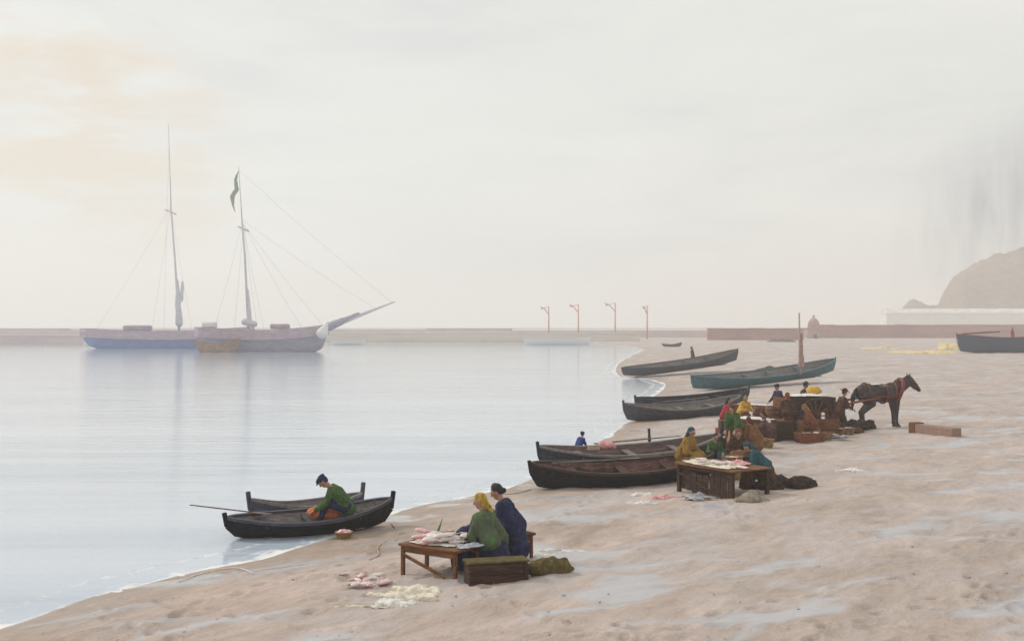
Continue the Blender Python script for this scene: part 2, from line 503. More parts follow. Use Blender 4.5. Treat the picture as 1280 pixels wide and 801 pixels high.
def water_material():
    m = bpy.data.materials.new('sea_water')
    m.use_nodes = True
    nd = N(m)
    b = nd.n['Principled BSDF']
    geo = nd('ShaderNodeNewGeometry').outputs['Position']
    sh = nd('ShaderNodeAttribute', attribute_name='shore').outputs['Fac']
    mp = nd('ShaderNodeMapping', ins={0: geo, 2: (0, 0, R(4)), 3: (.16, 1.0, 1)})
    w1 = nd('ShaderNodeTexNoise', ins={'Vector': mp.outputs[0], 'Scale': 1.6, 'Detail': 6, 'Roughness': .6, 'Distortion': .5})
    w2 = nd('ShaderNodeTexNoise', ins={'Vector': mp.outputs[0], 'Scale': .22, 'Detail': 4, 'Roughness': .5, 'Distortion': 1.0})
    w3 = nd('ShaderNodeTexNoise', ins={'Vector': geo, 'Scale': 2.2, 'Detail': 5, 'Roughness': .65, 'Distortion': .8})
    w2b = nd('ShaderNodeTexNoise', ins={'Vector': geo, 'Scale': .55, 'Detail': 4, 'Roughness': .6})
    base = ramp(nd, w2.outputs[0], [(.34, (.43, .505, .61)), (.5, (.51, .58, .68)), (.66, (.59, .645, .73))])  # light and dark ripple strokes painted into the base colour
    # foam at the edge of the water
    e = mathn(nd, 'ADD', sh, mathn(nd, 'MULTIPLY_ADD', w3.outputs[0], .9, -.45))
    f1 = nd('ShaderNodeMapRange', interpolation_type='SMOOTHSTEP', ins={0: mathn(nd, 'ADD', e, mathn(nd, 'MULTIPLY_ADD', w2b.outputs[0], 1.1, -.62)), 1: -.42, 2: .06}).outputs[0]
    # a second broken wavelet line further out
    e2 = mathn(nd, 'ABSOLUTE', mathn(nd, 'ADD', e, .85))
    f2 = nd('ShaderNodeMapRange', interpolation_type='SMOOTHSTEP', ins={0: e2, 1: .16, 2: .02}).outputs[0]
    f2 = mathn(nd, 'MULTIPLY', f2, ramp(nd, w3.outputs[0], [(.45, (0, 0, 0)), (.6, (1, 1, 1))]))
    foam = mathn(nd, 'MAXIMUM', f1, mathn(nd, 'MULTIPLY', f2, .6), clamp=True)
    base = mixc(nd, foam, base, (.84, .84, .83))
    nd.l.new(base, b.inputs['Base Color'])
    nd.l.new(mathn(nd, 'MULTIPLY_ADD', foam, .6, .05), b.inputs['Roughness'])
    b.inputs['IOR'].default_value = 1.33
    hh = mathn(nd, 'ADD', w1.outputs[0], mathn(nd, 'MULTIPLY', w3.outputs[0], .12))
    hh = mathn(nd, 'ADD', hh, mathn(nd, 'MULTIPLY', foam, .5))
    bp = nd('ShaderNodeBump', ins={'Strength': .35, 'Distance': .07, 'Height': hh})
    nd.l.new(bp.outputs[0], b.inputs['Normal'])
    return m

X, Y, f = polar(1.5, 2400, 300, 560, 60, True)
Z, SD = height(np.stack([X, Y], 1))
Z = Z + relief(X, Y, SD)
tag(sheet('beach', X, Y, Z, f, sand_material(), SD), kind='structure')
X, Y, f = polar(1.5, 2400, 210, 320, 40)
SDw = height(np.stack([X, Y], 1))[1]
tag(sheet('sea', X, Y, np.zeros_like(X), f, water_material(), SDw), kind='structure')

# ------------------------------------------------------------------ boats
def hull_bm(L, B, D, bow, stern, rock, rake=.35, ns=30, nt=21, lap=.012, strakes=6, full=.55):
    bm = BM()
    rows = []
    for i in range(ns + 1):
        s = i / ns
        u = 2 * s - 1
        hb = B / 2 * (max(0, 1 - abs(u) ** 2.4)) ** (full + .15) + .012
        zs = D + bow * max(0, u) ** 2.3 + stern * max(0, -u) ** 2.3
        zk = rock * abs(u) ** 4
        row = []
        for j in range(-nt, nt + 1):
            t = abs(j) / nt
            sg = 1 if j > 0 else -1
            yy = hb * (t ** .55 if t > 0 else 0)
            k = t * strakes
            yy += lap * ((1 - (k - math.floor(k))) if t > .08 and t < .999 else 0) * min(1, hb / .1)
            zz = zk + (zs - zk) * t ** 1.55
            xx = u * (L / 2 - rake * .5) + (rake * .5) * t * (abs(u) ** 5) * (1 if u > 0 else -1)
            row.append(bm.verts.new((xx, sg * yy, zz)))
        rows.append(row)
    for a, b in zip(rows, rows[1:]):
        for j in range(2 * nt):
            bm.faces.new((a[j], b[j], b[j + 1], a[j + 1]))
    return bm, rows

def boat(name, label, pl, pr, B, D, bow=.35, stern=.2, rock=.18, bow_right=True, roll=0, m='tar', mi='inner', mg='greywood', group=None,
         thw=3, sink=.05, post=.22, cat='boat', floatz=None, lapm=.012, zoff=0, rake=.4):
    pl, pr = Vector(pl), Vector(pr)
    a, b = (pl, pr) if bow_right else (pr, pl)
    d = b - a
    L = d.length
    root = empty(name, (a + b) / 2 + Vector((0, 0, zoff - sink)), 0, label, cat, group)
    root.rotation_euler = Euler((roll, -math.asin(d.z / L), math.atan2(d.y, d.x)), 'XYZ')
    bm, rows = hull_bm(L, B, D, bow, stern, rock, rake=rake, lap=lapm)
    sheer = [(r[0].co.copy(), r[-1].co.copy()) for r in rows]
    bmesh.ops.recalc_face_normals(bm, faces=bm.faces)
    me = apply_mods(bm, [('SOLIDIFY', dict(thickness=.035, offset=0.0))])
    me.polygons.foreach_set('use_smooth', [False] * len(me.polygons))
    hull = obj('hull', me, m, root)
    # inner lining
    bm, rows2 = hull_bm(L * .955, B * .90, D, bow, stern, rock, rake=rake, lap=0, nt=12)
    for r in rows2:
        for k, v in enumerate(r):
            v.co.z = max(v.co.z + .05, .05) if 2 < k < len(r) - 3 else v.co.z - .015
    obj('lining', bm, mi, root, smooth=True)
    for sgn in (0, 1):
        bm = BM()
        pts = [Vector(s[sgn]) + Vector((0, 0, .012)) for s in sheer]
        w, h = .035 + B * .012, .03
        prev = None
        for p in pts:
            ring = [bm.verts.new(p + Vector((0, dy, dz))) for dy, dz in ((-w, -h), (w, -h), (w, h), (-w, h))]
            if prev:
                for k in range(4):
                    bm.faces.new((prev[k], prev[(k + 1) % 4], ring[(k + 1) % 4], ring[k]))
            else:
                bm.faces.new(ring)
            prev = ring
        bm.faces.new(prev)
        obj('gunwale', bm, mg, root)
    for k in range(thw):
        s = .22 + .56 * k / max(1, thw - 1)
        i = int(s * (len(sheer) - 1))
        y0, y1 = sheer[i][0], sheer[i][1]
        bm = BM()
        box(bm, ((y0 + y1) / 2) - Vector((0, 0, D * .2)), (.22, abs(y1.y - y0.y) * .95, .035), bev=.005)
        obj('thwart', bm, mg, root)
    for nm, e, sg, ht in (('stem_post', -1, 1, post), ('stern_post', 0, -1, post * .7)):
        p = (sheer[e][0] + sheer[e][1]) / 2
        kx = rows2[e][0].co if False else None
        bm = BM()
        q = [Vector((p.x - sg * .06, 0, .02 + rock)), Vector((p.x + sg * .0, 0, p.z * .6 + rock * .3)), Vector((p.x + sg * .05, 0, p.z + ht))]
        q[0].x = sg * (L / 2 - rake * .5) + sg * .01
        for u, v in zip(q, q[1:]):
            bar(bm, u, v, .07, .09, .01)
        obj(nm, bm, m, root)
    bm = BM()
    bar(bm, (-L * .40, 0, -.015), (L * .40, 0, -.015), .06, .06)
    obj('keel', bm, m, root)
    bm = BM()
    for k in range(-2, 3):
        bar(bm, (-L * .3, k * .11 * B, .085), (L * .3, k * .11 * B, .085), .09 * B, .02)
    obj('floor_boards', bm, mi, root)
    return root, L

def oar(label, a, b, group=None, m='greywood', r=.022):
    a, b = Vector(a), Vector(b)
    o = empty('oar', a, 0, label, 'oar', group)
    bm = BM()
    d = b - a
    tube(bm, [Vector(), d * .4, d * .8], [r * .9, r, r * .85], 8)
    obj('shaft', bm, m, o, True)
    bm = BM()
    bar(bm, d * .78, d, .12, .02, .006)
    obj('blade', bm, m, o)
    return o

BG = 'fishing boats drawn up along the beach'
# near pair with the man in green
E_l, E_r = P(284, 673), P(489, 655)
E_l.z = .0; E_r.z = .06
E, EL = boat('rowing_boat', 'black rowing boat nearest the viewer with a man in green aboard', E_l, E_r, 1.15, .35, bow=.22, stern=.12, rock=.10, roll=R(4), m='tar', mi='greywood',
      mg='slate', group=BG, sink=.06, post=.17)
F_l, F_r = P(313, 655), P(452, 640)
F_l.z = F_r.z = 0
boat('rowing_boat', 'slate rowing boat mostly hidden behind the black boat of the man in green', F_l, F_r, .85, .40, bow=.12, stern=.22, rock=.10, m='slate', mi='greywood', mg='greywood',
     group=BG, sink=.10, post=.26)
# middle pair behind the fish table
boat('rowing_boat', 'long black boat with rust-red inside, below the boat of the pink bundle', P(664, 611), P(892, 599), 1.5, .50, bow=.25, stern=.22, rock=.12, roll=R(6), m='tar', mi='rust', mg='dark',
     group=BG, post=.12)
D1, _ = boat('rowing_boat', 'dark boat carrying a pink bundle, beside the figure in blue', P(674, 590), P(900, 574), 1.5, .50, bow=.3, stern=.3, rock=.12, roll=R(5), m='tarb', mi='inner', mg='greywood',
     group=BG, post=.22)
# far pair
boat('rowing_boat', 'dark grey-green boat with pointed prow, in front of the navy boat', P(780, 527), P(925, 517), 1.7, .54, bow=.36, stern=.32, rock=.15, roll=R(4), m='slate', mi='greywood', mg='greywood',
     group=BG, post=.22)
boat('rowing_boat', 'low navy black boat just behind the dark grey-green boat', P(794, 514), P(935, 503), 1.7, .48, bow=.3, stern=.25, rock=.15, roll=R(5), m='tarb', mi='tar', mg='tarb',
     group=BG, post=.2)
Bl, Br = P(864, 489), P(1043, 476)
Br.z += .55
Bt, BtL = boat('fishing_boat', 'large teal fishing boat with a short bare mast', Bl, Br, 2.4, .62, bow=.45, stern=.42, rock=.25, roll=R(6), m='teal', mi='greywood', mg='teal', group=BG, thw=4, post=.12)
Al, Ar = P(778, 472), P(922, 463)
Ar.z += .75
boat('fishing_boat', 'slate grey fishing boat farthest along the shore with raised prow', Al, Ar, 2.3, .66, bow=.5, stern=.2, rock=.25, roll=R(5), m='slate', mi='greywood', mg='slate', group=BG, thw=4, post=.1)
# far right boat
boat('fishing_boat', 'navy black fishing boat below the headland at the right edge', P(1196, 441), P(1330, 440), 3.6, 2.1, bow=.6, stern=.5, rock=.3, m=mat('navy_hull_paint', (.022, .04, .10), (.01, .018, .04), (.05, .08, .15), rough=.7, stretch=WD, bump=.3), mi='leather', mg='leather', group=BG, thw=4, post=.25, rake=1.2)
oar('dark red spar lying along the navy fishing boat at the right edge', P(1202, 440, 2.55), P(1262, 440, 2.95), m='leather', r=.13)
# tiny flat boat far away
boat('fishing_boat', 'tiny dark boat lying on the far sand bar', P(828, 433.5), P(852, 433), 1.6, .5, m='tar', mi='tar', mg='tar', group=BG, thw=2, post=.1)

# mast of the teal boat
mp_ = W(1000, 455, Bl.y * .5 + Br.y * .5)
bm = BM()
inv = Bt.matrix_basis.inverted()
top = W(999, 391, mp_.y)
tube(bm, [inv @ (mp_ - Vector((0, 0, .7))), inv @ top], [.10, .05], 8)
obj('mast', bm, mat('pale_red_spar', (.46, .33, .29), (.34, .22, .19), (.55, .43, .39), bump=.1), Bt, True)
bm = BM()
cap(bm, inv @ (mp_ + Vector((.06, 0, -.1))), inv @ (mp_ + Vector((.12, 0, .55))), .22, .14)
cap(bm, inv @ (mp_ + Vector((.10, 0, .4))), inv @ (mp_ + Vector((.10, 0, 2.0))), .13, .07)
obj('furled_sail', remesh(bm, .04, 3, .04, 4), mat('faded_red_sail', (.36, .21, .18), (.24, .12, .10), (.48, .32, .28), bump=.3), Bt, True)

# oars and the red pole over the water
ev = (E_r - E_l).normalized()
oar('long reddish oar sticking out over the water from the black boat', P(238, 654, .40), E_l + ev * .9 + Vector((0, -.1, .42)), m='inner', r=.015)
oar('pale oar lying along the black boat with rust-red inside', P(690, 611, .66), P(800, 605, .68), 'oars left in boats')
oar('pale oar lying across the dark boat of the pink bundle', P(742, 583, .68), P(850, 575, .74), 'oars left in boats')
oar('pale oar lying in the grey-green boat with pointed prow', P(815, 520, .60), P(885, 512, .62), 'oars left in boats')

# ------------------------------------------------------------------ people
def ik(a, b, l1, l2, pole):
    a, b, pole = Vector(a), Vector(b), Vector(pole)
    d = b - a
    D = min(d.length, (l1 + l2) * .995)
    if D < 1e-4:
        D = 1e-4
    b = a + d.normalized() * D
    x = (l1 * l1 - l2 * l2 + D * D) / (2 * D)
    h = math.sqrt(max(0, l1 * l1 - x * x))
    dn = d.normalized()
    pp = pole - dn * pole.dot(dn)
    pp.normalize()
    return a + dn * x + pp * h, b

def person(label, loc, heading, scale=1.0, hip=.88, lean=0, head=0, yaw=0, hands=None, feet=None, top='navy', bottom='skirt', bottom_m='skirt',
           hw='scarf', hw_m='hairb', group=None, shawl=False, extra_apron=None, vox=.009):
    root = empty('person', loc, heading, label, 'person', group)
    root.scale = (scale,) * 3
    lr = R(lean)
    ax = Vector((math.sin(lr), 0, math.cos(lr)))
    hipp = Vector((0, 0, hip))
    chest = hipp + ax * .36
    neck = hipp + ax * .52
    hl = lr * .55 + R(head)
    hax = Vector((math.sin(hl), 0, math.cos(hl)))
    hc = neck + hax * .17
    sh = [hipp + ax * .46 + Vector((0, s * .17, 0)) for s in (1, -1)]
    hands = hands or [(.1, .28, hip - .1), (.1, -.28, hip - .1)]
    feet = feet or [(0, .1, 0), (0, -.1, 0)]
    hipj = [hipp + Vector((0, s * .09, -.02)) for s in (1, -1)]
    arms, legs = [], []
    for i, s in ((0, 1), (1, -1)):
        arms.append((sh[i],) + ik(sh[i], hands[i], .28, .25, (-.5, s * .6, -.6)))
        legs.append((hipj[i],) + ik(hipj[i], Vector(feet[i]) + Vector((-.0, 0, .08)), .43, .42, (1, s * .15, .15)))
    HR = Matrix.Rotation(hl, 4, 'Y')
    HR = Matrix.Rotation(R(yaw), 4, 'Z') @ HR
    HM = Matrix.Translation(hc) @ HR
    # --- continuous body
    bm = BM()
    ell(bm, hipp, (.12, .155, .12))
    for s in (1, -1):
        cap(bm, hipp + Vector((0, s * .055, 0)), chest + Vector((0, s * .07, 0)), .105, .115)
        cap(bm, neck - ax * .05, sh[0 if s > 0 else 1], .055, .052)
    cap(bm, chest + ax * .08, neck + hax * .06, .055, .05)
    ell(bm, hc, (.092, .074, .105), HR)
    ell(bm, HM @ Vector((.028, 0, -.062)), (.058, .052, .055), HR)
    cap(bm, HM @ Vector((.088, 0, .012)), HM @ Vector((.108, 0, -.022)), .010, .014, 8)
    cap(bm, HM @ Vector((.084, .03, .028)), HM @ Vector((.084, -.03, .028)), .010, .010, 8)
    for s in (1, -1):
        ell(bm, HM @ Vector((-.005, s * .076, -.005)), (.02, .01, .03), HR, 2)
    for (a, e, w), s in zip(arms, (1, -1)):
        cap(bm, a, e, .048, .038)
        cap(bm, e, w, .038, .027)
        d = (w - e).normalized()
        side = d.cross(Vector((0, 0, 1)))
        side = side.normalized() if side.length > .1 else Vector((0, 1, 0))
        up = side.cross(d).normalized()
        pc = w + d * .045
        for k in (-1, 0, 1):
            cap(bm, w + side * k * .012, w + d * .085 + side * k * .026 - up * .004, .017, .015, 8)
        for k, ln in ((-1.5, .065), (-.5, .078), (.5, .072), (1.5, .055)):
            b0 = w + d * .085 + side * k * .020
            b1 = b0 + d * ln * .55 - up * .012 + side * k * .003
            b2 = b1 + d * ln * .35 - up * .028
            cap(bm, b0, b1, .0105, .0095, 6)
            cap(bm, b1, b2, .0095, .008, 6)
        t0 = w + d * .03 + side * (-s) * .026
        t1 = t0 + d * .038 + side * (-s) * .028 - up * .01
        cap(bm, t0, t1, .0125, .011, 6)
        cap(bm, t1, t1 + d * .03 - up * .012, .011, .0085, 6)
    for h, k, a in legs:
        cap(bm, h, k, .078, .052)
        cap(bm, k, a, .052, .036)
        cap(bm, a - Vector((.02, 0, .035)), a + Vector((.15, 0, -.05)), .038, .028)
    obj('body', remesh(bm, vox, 2), 'skin', root, True)
    for s in (1, -1):
        bm = BM()
        ell(bm, HM @ Vector((.083, s * .032, .006)), (.010, .013, .008), HR, 2)
        obj('eye', bm, 'eye', root, True)
    bm = BM()
    ell(bm, HM @ Vector((.083, 0, -.062)), (.008, .022, .007), HR, 2)
    obj('mouth', bm, 'lip', root, True)
    # --- garment on the upper body
    bm = BM()
    for s in (1, -1):
        cap(bm, hipp + Vector((0, s * .06, -.02)), chest + Vector((0, s * .075, 0)), .135, .145)
        cap(bm, neck - ax * .06, sh[0 if s > 0 else 1], .07, .075)
    for (a, e, w) in arms:
        cap(bm, a, e, .073, .062)
        cap(bm, e, e + (w - e) * .88, .060, .045)
    if shawl:
        for s in (1, -1):
            cap(bm, neck - ax * .06 + Vector((-.02, s * .06, 0)), hipp + ax * .10 + Vector((-.04, s * .13, 0)), .10, .17)
            cap(bm, sh[0 if s > 0 else 1], arms[0 if s > 0 else 1][1], .09, .085)
    obj('shawl' if shawl else 'jacket', remesh(bm, .016, 3, .024, 11), top, root, True)
    # --- lower garment
    bm = BM()
    if bottom == 'skirt':
        km = (legs[0][1] + legs[1][1]) / 2
        am = (legs[0][2] + legs[1][2]) / 2
        if hip < .7:
            for (h, k, a) in legs:
                cap(bm, h, k, .17, .14)
                cap(bm, k, Vector((a.x, a.y, .10)), .15, .18)
            cap(bm, hipp + Vector((0, 0, .05)), hipp + Vector((-.03, 0, -hip * .45)), .17, .24)
            cap(bm, hipp, Vector((km.x, 0, km.z)), .19, .17)
        else:
            lathe(bm, [(.12, hip + .1), (.17, hip), (.2, hip - .2), (.25, hip * .5), (.31, .08), (.30, .06)], (0, 0, 0), 24)
    else:
        for (h, k, a) in legs:
            cap(bm, h, k, .10, .075)
            cap(bm, k, a + (k - a) * .1, .072, .06)
        cap(bm, hipp + Vector((0, .06, 0)), hipp + Vector((0, -.06, 0)), .13, .13)
    obj('skirt' if bottom == 'skirt' else 'trousers', remesh(bm, .018, 3, .028 if bottom == 'skirt' else .012, 9), bottom_m, root, True)
    # shoes
    for h, k, a in legs:
        bm = BM()
        cap(bm, a - Vector((.025, 0, .035)), a + Vector((.165, 0, -.05)), .05, .036)
        obj('shoe', remesh(bm, .012, 2), 'dark', root, True)
    # --- hair or headgear
    bm = BM()
    ell(bm, HM @ Vector((-.022, 0, .022)), (.092, .085, .108), HR)
    if hw == 'scarf':
        ell(bm, HM @ Vector((-.045, 0, -.05)), (.07, .082, .09), HR)
        cap(bm, HM @ Vector((-.07, 0, -.06)), HM @ Vector((-.12, 0, -.2)), .05, .025)
        obj('headscarf', remesh(bm, .012, 2, .012, 14), hw_m, root, True)
    elif hw == 'cap':
        ell(bm, HM @ Vector((-.01, 0, .075)), (.115, .10, .05), HR)
        ell(bm, HM @ Vector((.085, 0, .05)), (.06, .07, .012), HR)
        obj('flat_cap', remesh(bm, .011, 2, .006, 14), hw_m, root, True)
    elif hw == 'hat':
        ell(bm, HM @ Vector((-.005, 0, .075)), (.19, .18, .018), HR)
        ell(bm, HM @ Vector((-.01, 0, .10)), (.1, .09, .08), HR)
        obj('hat', remesh(bm, .011, 2, .004, 14), hw_m, root, True)
    else:
        ell(bm, HM @ Vector((-.10, 0, -.035)), (.048, .048, .045), HR)
        ell(bm, HM @ Vector((-.02, 0, .035)), (.088, .082, .1), HR)
        obj('hair', remesh(bm, .011, 2, .008, 20), hw_m, root, True)
    return root

PG = 'people at work on the beach'
# man in green in the near boat
pm = P(436, 664)
person('stooping person in green jacket and dark cap seated in the black rowing boat', Vector((pm.x, pm.y, .02)), R(184), 1.08, hip=.45, lean=42, head=30,
       hands=[(.62, .17, .42), (.62, -.12, .40)], feet=[(.55, .12, .08), (.55, -.12, .08)], top='green', bottom='trousers', bottom_m='navy', hw='cap', hw_m='navy', group=PG)
# orange bundle in front of him
bm = BM()
ell(bm, (0, 0, .12), (.26, .18, .13)); ell(bm, (.2, .05, .1), (.18, .13, .10))
po = P(400, 664)
tag(obj('cloth_bundle', remesh(bm, .02, 3, .04, 7), 'orange', None, True, (po.x, po.y, .26)), 'orange-red bundle at the feet of the person in green in the boat', 'bundle')

# two women at the near table
person('seated person with yellow headscarf and grey-green shawl seen from behind at the near table', P(617, 713), R(150), 1.12, hip=.36, lean=20, head=8, yaw=20,
       hands=[(.42, .2, .50), (.45, -.08, .48)], feet=[(.45, .12, 0), (.45, -.12, 0)], top='greeng', bottom_m='navy', hw='scarf', hw_m='hairy', group=PG, shawl=True)
person('seated person in navy with black hair behind the one in grey-green shawl', P(642, 701), R(168), 1.12, hip=.42, lean=20, head=20,
       hands=[(.36, .2, .52), (.36, -.15, .55)], feet=[(.42, .12, 0), (.42, -.12, 0)], top='navy', bottom_m='navy', hw='hair', hw_m='hairb', group=PG, shawl=True)

# figure in blue by the boats
person('small person in bright blue bending behind the dark boat at the water', P(722, 580), R(35), .64, hip=.80, lean=30, head=-5,
       hands=[(.5, .2, .62), (.45, -.2, .6)], top='blue', bottom='trousers', bottom_m='blue', hw='cap', hw_m='navy', group=PG)

# people at the middle table
person('person in ochre shawl with teal headscarf leaning at the middle table', P(855, 597), R(-35), 1.1, hip=.46, lean=16, head=10,
       hands=[(.42, .15, .62), (.42, -.15, .6)], feet=[(.42, .12, 0), (.42, -.12, 0)], top='ochre', bottom_m='ochre', hw='scarf', hw_m='tealc', group=PG, shawl=True)
person('person in green with plum dark hair behind the middle table', P(892, 588), R(-80), .86, hip=.44, lean=14, head=12,
       hands=[(.42, .15, .62), (.42, -.15, .6)], feet=[(.42, .12, 0), (.42, -.12, 0)], top='green', bottom_m='tealc', hw='hair', hw_m=mat('plum_hair', (.05, .02, .03), bump=.4, scale=20), group=PG)
person('hunched person in teal shawl seated at the right end of the middle table', P(957, 610), R(165), 1.02, hip=.46, lean=36, head=28,
       hands=[(.5, .15, .6), (.5, -.15, .6)], feet=[(.44, .12, 0), (.44, -.12, 0)], top='tealc', bottom_m='skirt', hw='scarf', hw_m='tealc', group=PG, shawl=True)

# people at the far tables and cart
person('person in red behind the farthest table with white cloth', P(906, 541), R(-20), .95, hip=.6, lean=12, head=10,
       hands=[(.4, .15, .8), (.4, -.15, .8)], top='red', bottom_m='skirt', hw='scarf', hw_m='navy', group=PG, shawl=True, vox=.012)
person('person in yellow shawl between the far tables', P(929, 536), R(-60), .95, hip=.6, lean=12, head=10,
       hands=[(.4, .15, .8), (.4, -.15, .8)], top='yellow', bottom_m='redwood', hw='scarf', hw_m='ochre', group=PG, shawl=True, vox=.012)
person('standing person in dark navy jacket between far table and cart', P(974, 532), R(200), 1.0, hip=.88, lean=8, head=10,
       hands=[(.35, .2, .9), (.35, -.2, .95)], top='navy', bottom_m='tealc', hw='cap', hw_m='navy', group=PG, vox=.012)
person('standing person in brown skirt and shawl in front of the cart', P(985, 549), R(110), .98, hip=.88, lean=4, head=8,
       hands=[(.3, .2, 1.0), (.3, -.2, 1.0)], top='skirt', bottom_m='skirt', hw='scarf', hw_m='redwood', group=PG, shawl=True, vox=.012)
person('person in black hat and dark coat standing behind the cart', P(1002, 529), R(-20), 1.0, hip=.88, lean=12, head=10,
       hands=[(.35, .2, 1.0), (.35, -.2, 1.0)], top='dark', bottom='trousers', bottom_m='dark', hw='hat', hw_m='hairb', group=PG, vox=.012)
person('person in dark green standing bent between the ochre shawl and the brown table', P(918, 568), R(-120), .98, hip=.84, lean=22, head=14, hands=[(.45, .15, .8), (.45, -.15, .8)],
       top='green', bottom_m='skirt', hw='scarf', hw_m='dark', group=PG, shawl=True, vox=.012)
person('person in brown shawl sitting low under the hanging cloth corner', P(944, 567), R(120), .95, hip=.46, lean=26, head=18, hands=[(.42, .15, .6), (.42, -.15, .6)],
       feet=[(.42, .12, 0), (.42, -.12, 0)], top='brown', bottom_m='brown', hw='scarf', hw_m='skirt', group=PG, shawl=True, vox=.012)
person('person in red-brown shawl crouching against the near cart wheel', P(1016, 549), R(170), 1.02, hip=.46, lean=24, head=12, hands=[(.42, .15, .5), (.42, -.15, .5)],
       feet=[(.42, .12, 0), (.42, -.12, 0)], top='redwood', bottom_m='brown', hw='scarf', hw_m='ochre', group=PG, shawl=True, vox=.012)
person('person in dark brown coat and hat standing at the cart shafts behind the horse', P(1050, 543), R(10), .98, hip=.88, lean=14, head=10, hands=[(.4, .2, .95), (.4, -.2, .95)],
       top='skirt', bottom='trousers', bottom_m='dark', hw='hat', hw_m='dark', group=PG, vox=.012)
person('person in dark brown shawl seated behind the pink heap on the middle table', P(922, 589), R(-95), .98, hip=.46, lean=16, head=16, hands=[(.42, .15, .62), (.42, -.15, .6)],
       feet=[(.42, .12, 0), (.42, -.12, 0)], top='skirt', bottom_m='brown', hw='scarf', hw_m='redwood', group=PG, shawl=True, vox=.012)
pa = P(866, 465, .55)
person('distant person in rust-red standing in the farthest slate boat', pa, R(180), 1.0, hip=.88, lean=10, head=10, top='rust', bottom_m='rust', hw='scarf', hw_m='redwood',
       group=PG, vox=.014)
pa = P(1266, 440, 1.5)
person('distant person in red standing in the navy boat at the right edge', pa, R(120), 1.15, hip=.88, lean=6, top='red', bottom_m='red', hw='hair', hw_m='hairb', group=PG, vox=.014)

# ------------------------------------------------------------------ tables
def table(name, label, pl, pr, depth, ht, m='brown', mtop=None, over=.06, leg=.06, brace=True, apron=.10, group='market tables on the sand', boards=False):
    pl, pr = Vector(pl), Vector(pr)
    d = pr - pl
    w = d.length
    rz = math.atan2(d.y, d.x)
    root = empty(name, pl, rz, label, 'table', group)
    bm = BM()
    n = 4
    for k in range(n):
        y = -over + (depth + 2 * over) * (k + .5) / n
        box(bm, (w / 2 + random.uniform(-.01, .01), y, ht - .02), (w + 2 * over, (depth + 2 * over) / n - .006, .04), bev=.005)
    obj('table_top', bm, mtop or m, root)
    for x in (0, w):
        for y in (0, depth):
            bm = BM()
            bar(bm, (x, y, -.12), (x, y, ht - .04), leg, leg, .006)
            obj('leg', bm, m, root)
    bm = BM()
    box(bm, (w / 2, -.002, ht - .04 - apron / 2), (w - leg, .025, apron), bev=.003)
    box(bm, (w / 2, depth, ht - .04 - apron / 2), (w - leg, .025, apron), bev=.003)
    obj('apron', bm, m, root)
    if brace:
        bm = BM()
        bar(bm, (leg * .2, -.055, ht * .68), (w * .85, -.055, .06), .03, .05)
        obj('brace', bm, m, root)
    if boards:
        bm = BM()
        nb = max(3, int(w / .19))
        for k in range(nb):
            x0 = w * (k + .5) / nb
            hh = ht - .18 - random.uniform(.0, .12)
            box(bm, (x0, .035 + random.uniform(-.01, .01), hh / 2 + .04 + random.uniform(0, .05)), (w / nb - .02, .022, hh), Matrix.Rotation(random.uniform(-.04, .04), 4, 'Y'), .003)
        obj('front_boards', bm, 'dark', root)
    return root, w

T1, w1 = table('market_table', 'low brown table heaped with pale fish, beside the person in yellow headscarf', P(504, 716), P(569, 724), .62, .50, 'brown', 'brown')
# bench box
def crate(name, label, pl, pr, depth, ht, m, mtop, cat, lid=True):
    pl, pr = Vector(pl), Vector(pr)
    d = pr - pl
    w = d.length
    root = empty(name, pl, math.atan2(d.y, d.x), label, cat)
    bm = BM()
    k = max(2, round(ht / .14))
    for i in range(k):
        z = ht * (i + .5) / k
        box(bm, (w / 2, 0, z - .03), (w, .03, ht / k - .008), bev=.004)
        box(bm, (w / 2, depth, z - .03), (w, .03, ht / k - .008), bev=.004)
        box(bm, (.015, depth / 2, z - .03), (.03, depth - .034, ht / k - .008), bev=.004)
        box(bm, (w - .015, depth / 2, z - .03), (.03, depth - .034, ht / k - .008), bev=.004)
    obj('side_planks', bm, m, root)
    if lid:
        bm = BM()
        for i in range(3):
            box(bm, (w / 2, depth * (i + .5) / 3, ht - .01), (w + .05, depth / 3 + .008, .03), bev=.005)
        obj('lid', bm, mtop, root)
    for x in (.03, w - .03):
        bm = BM()
        box(bm, (x, -.03, ht / 2 - .03), (.06, .03, ht - .03), bev=.004)
        obj('batten', bm, m, root)
    return root
crate('bench_chest', 'long mossy brown chest used as a bench at the near table', P(586, 731), P(660, 725), .36, .34, 'dark', 'moss', 'chest')
table('market_table', 'small red-brown table at the right hand of the person in navy', P(637, 702), P(664, 697), .35, .45, 'redwood', 'dark', leg=.05, brace=False)
T2, w2 = table('market_table', 'dark brown table with white spread cloth in the middle of the beach', P(849, 614), P(915, 624), 1.1, .72, 'dark', 'brown', over=.1, boards=True, leg=.09)
T3, w3 = table('market_table', 'brown table with white cloth hanging at its right corner', P(908, 551), P(961, 553), .7, .78, 'brown', 'brown', leg=.08, apron=.14)
T4, w4 = table('market_table', 'red-brown table farthest back between the person in red and the cart', P(916, 531), P(962, 533), .7, .85, 'redwood', 'brown', leg=.09, apron=.2)

def top_pt(T, x, y, z):
    T_ = Matrix.Translation(T.location) @ Matrix.Rotation(T.rotation_euler.z, 4, 'Z')
    return T_ @ Vector((x, y, z))

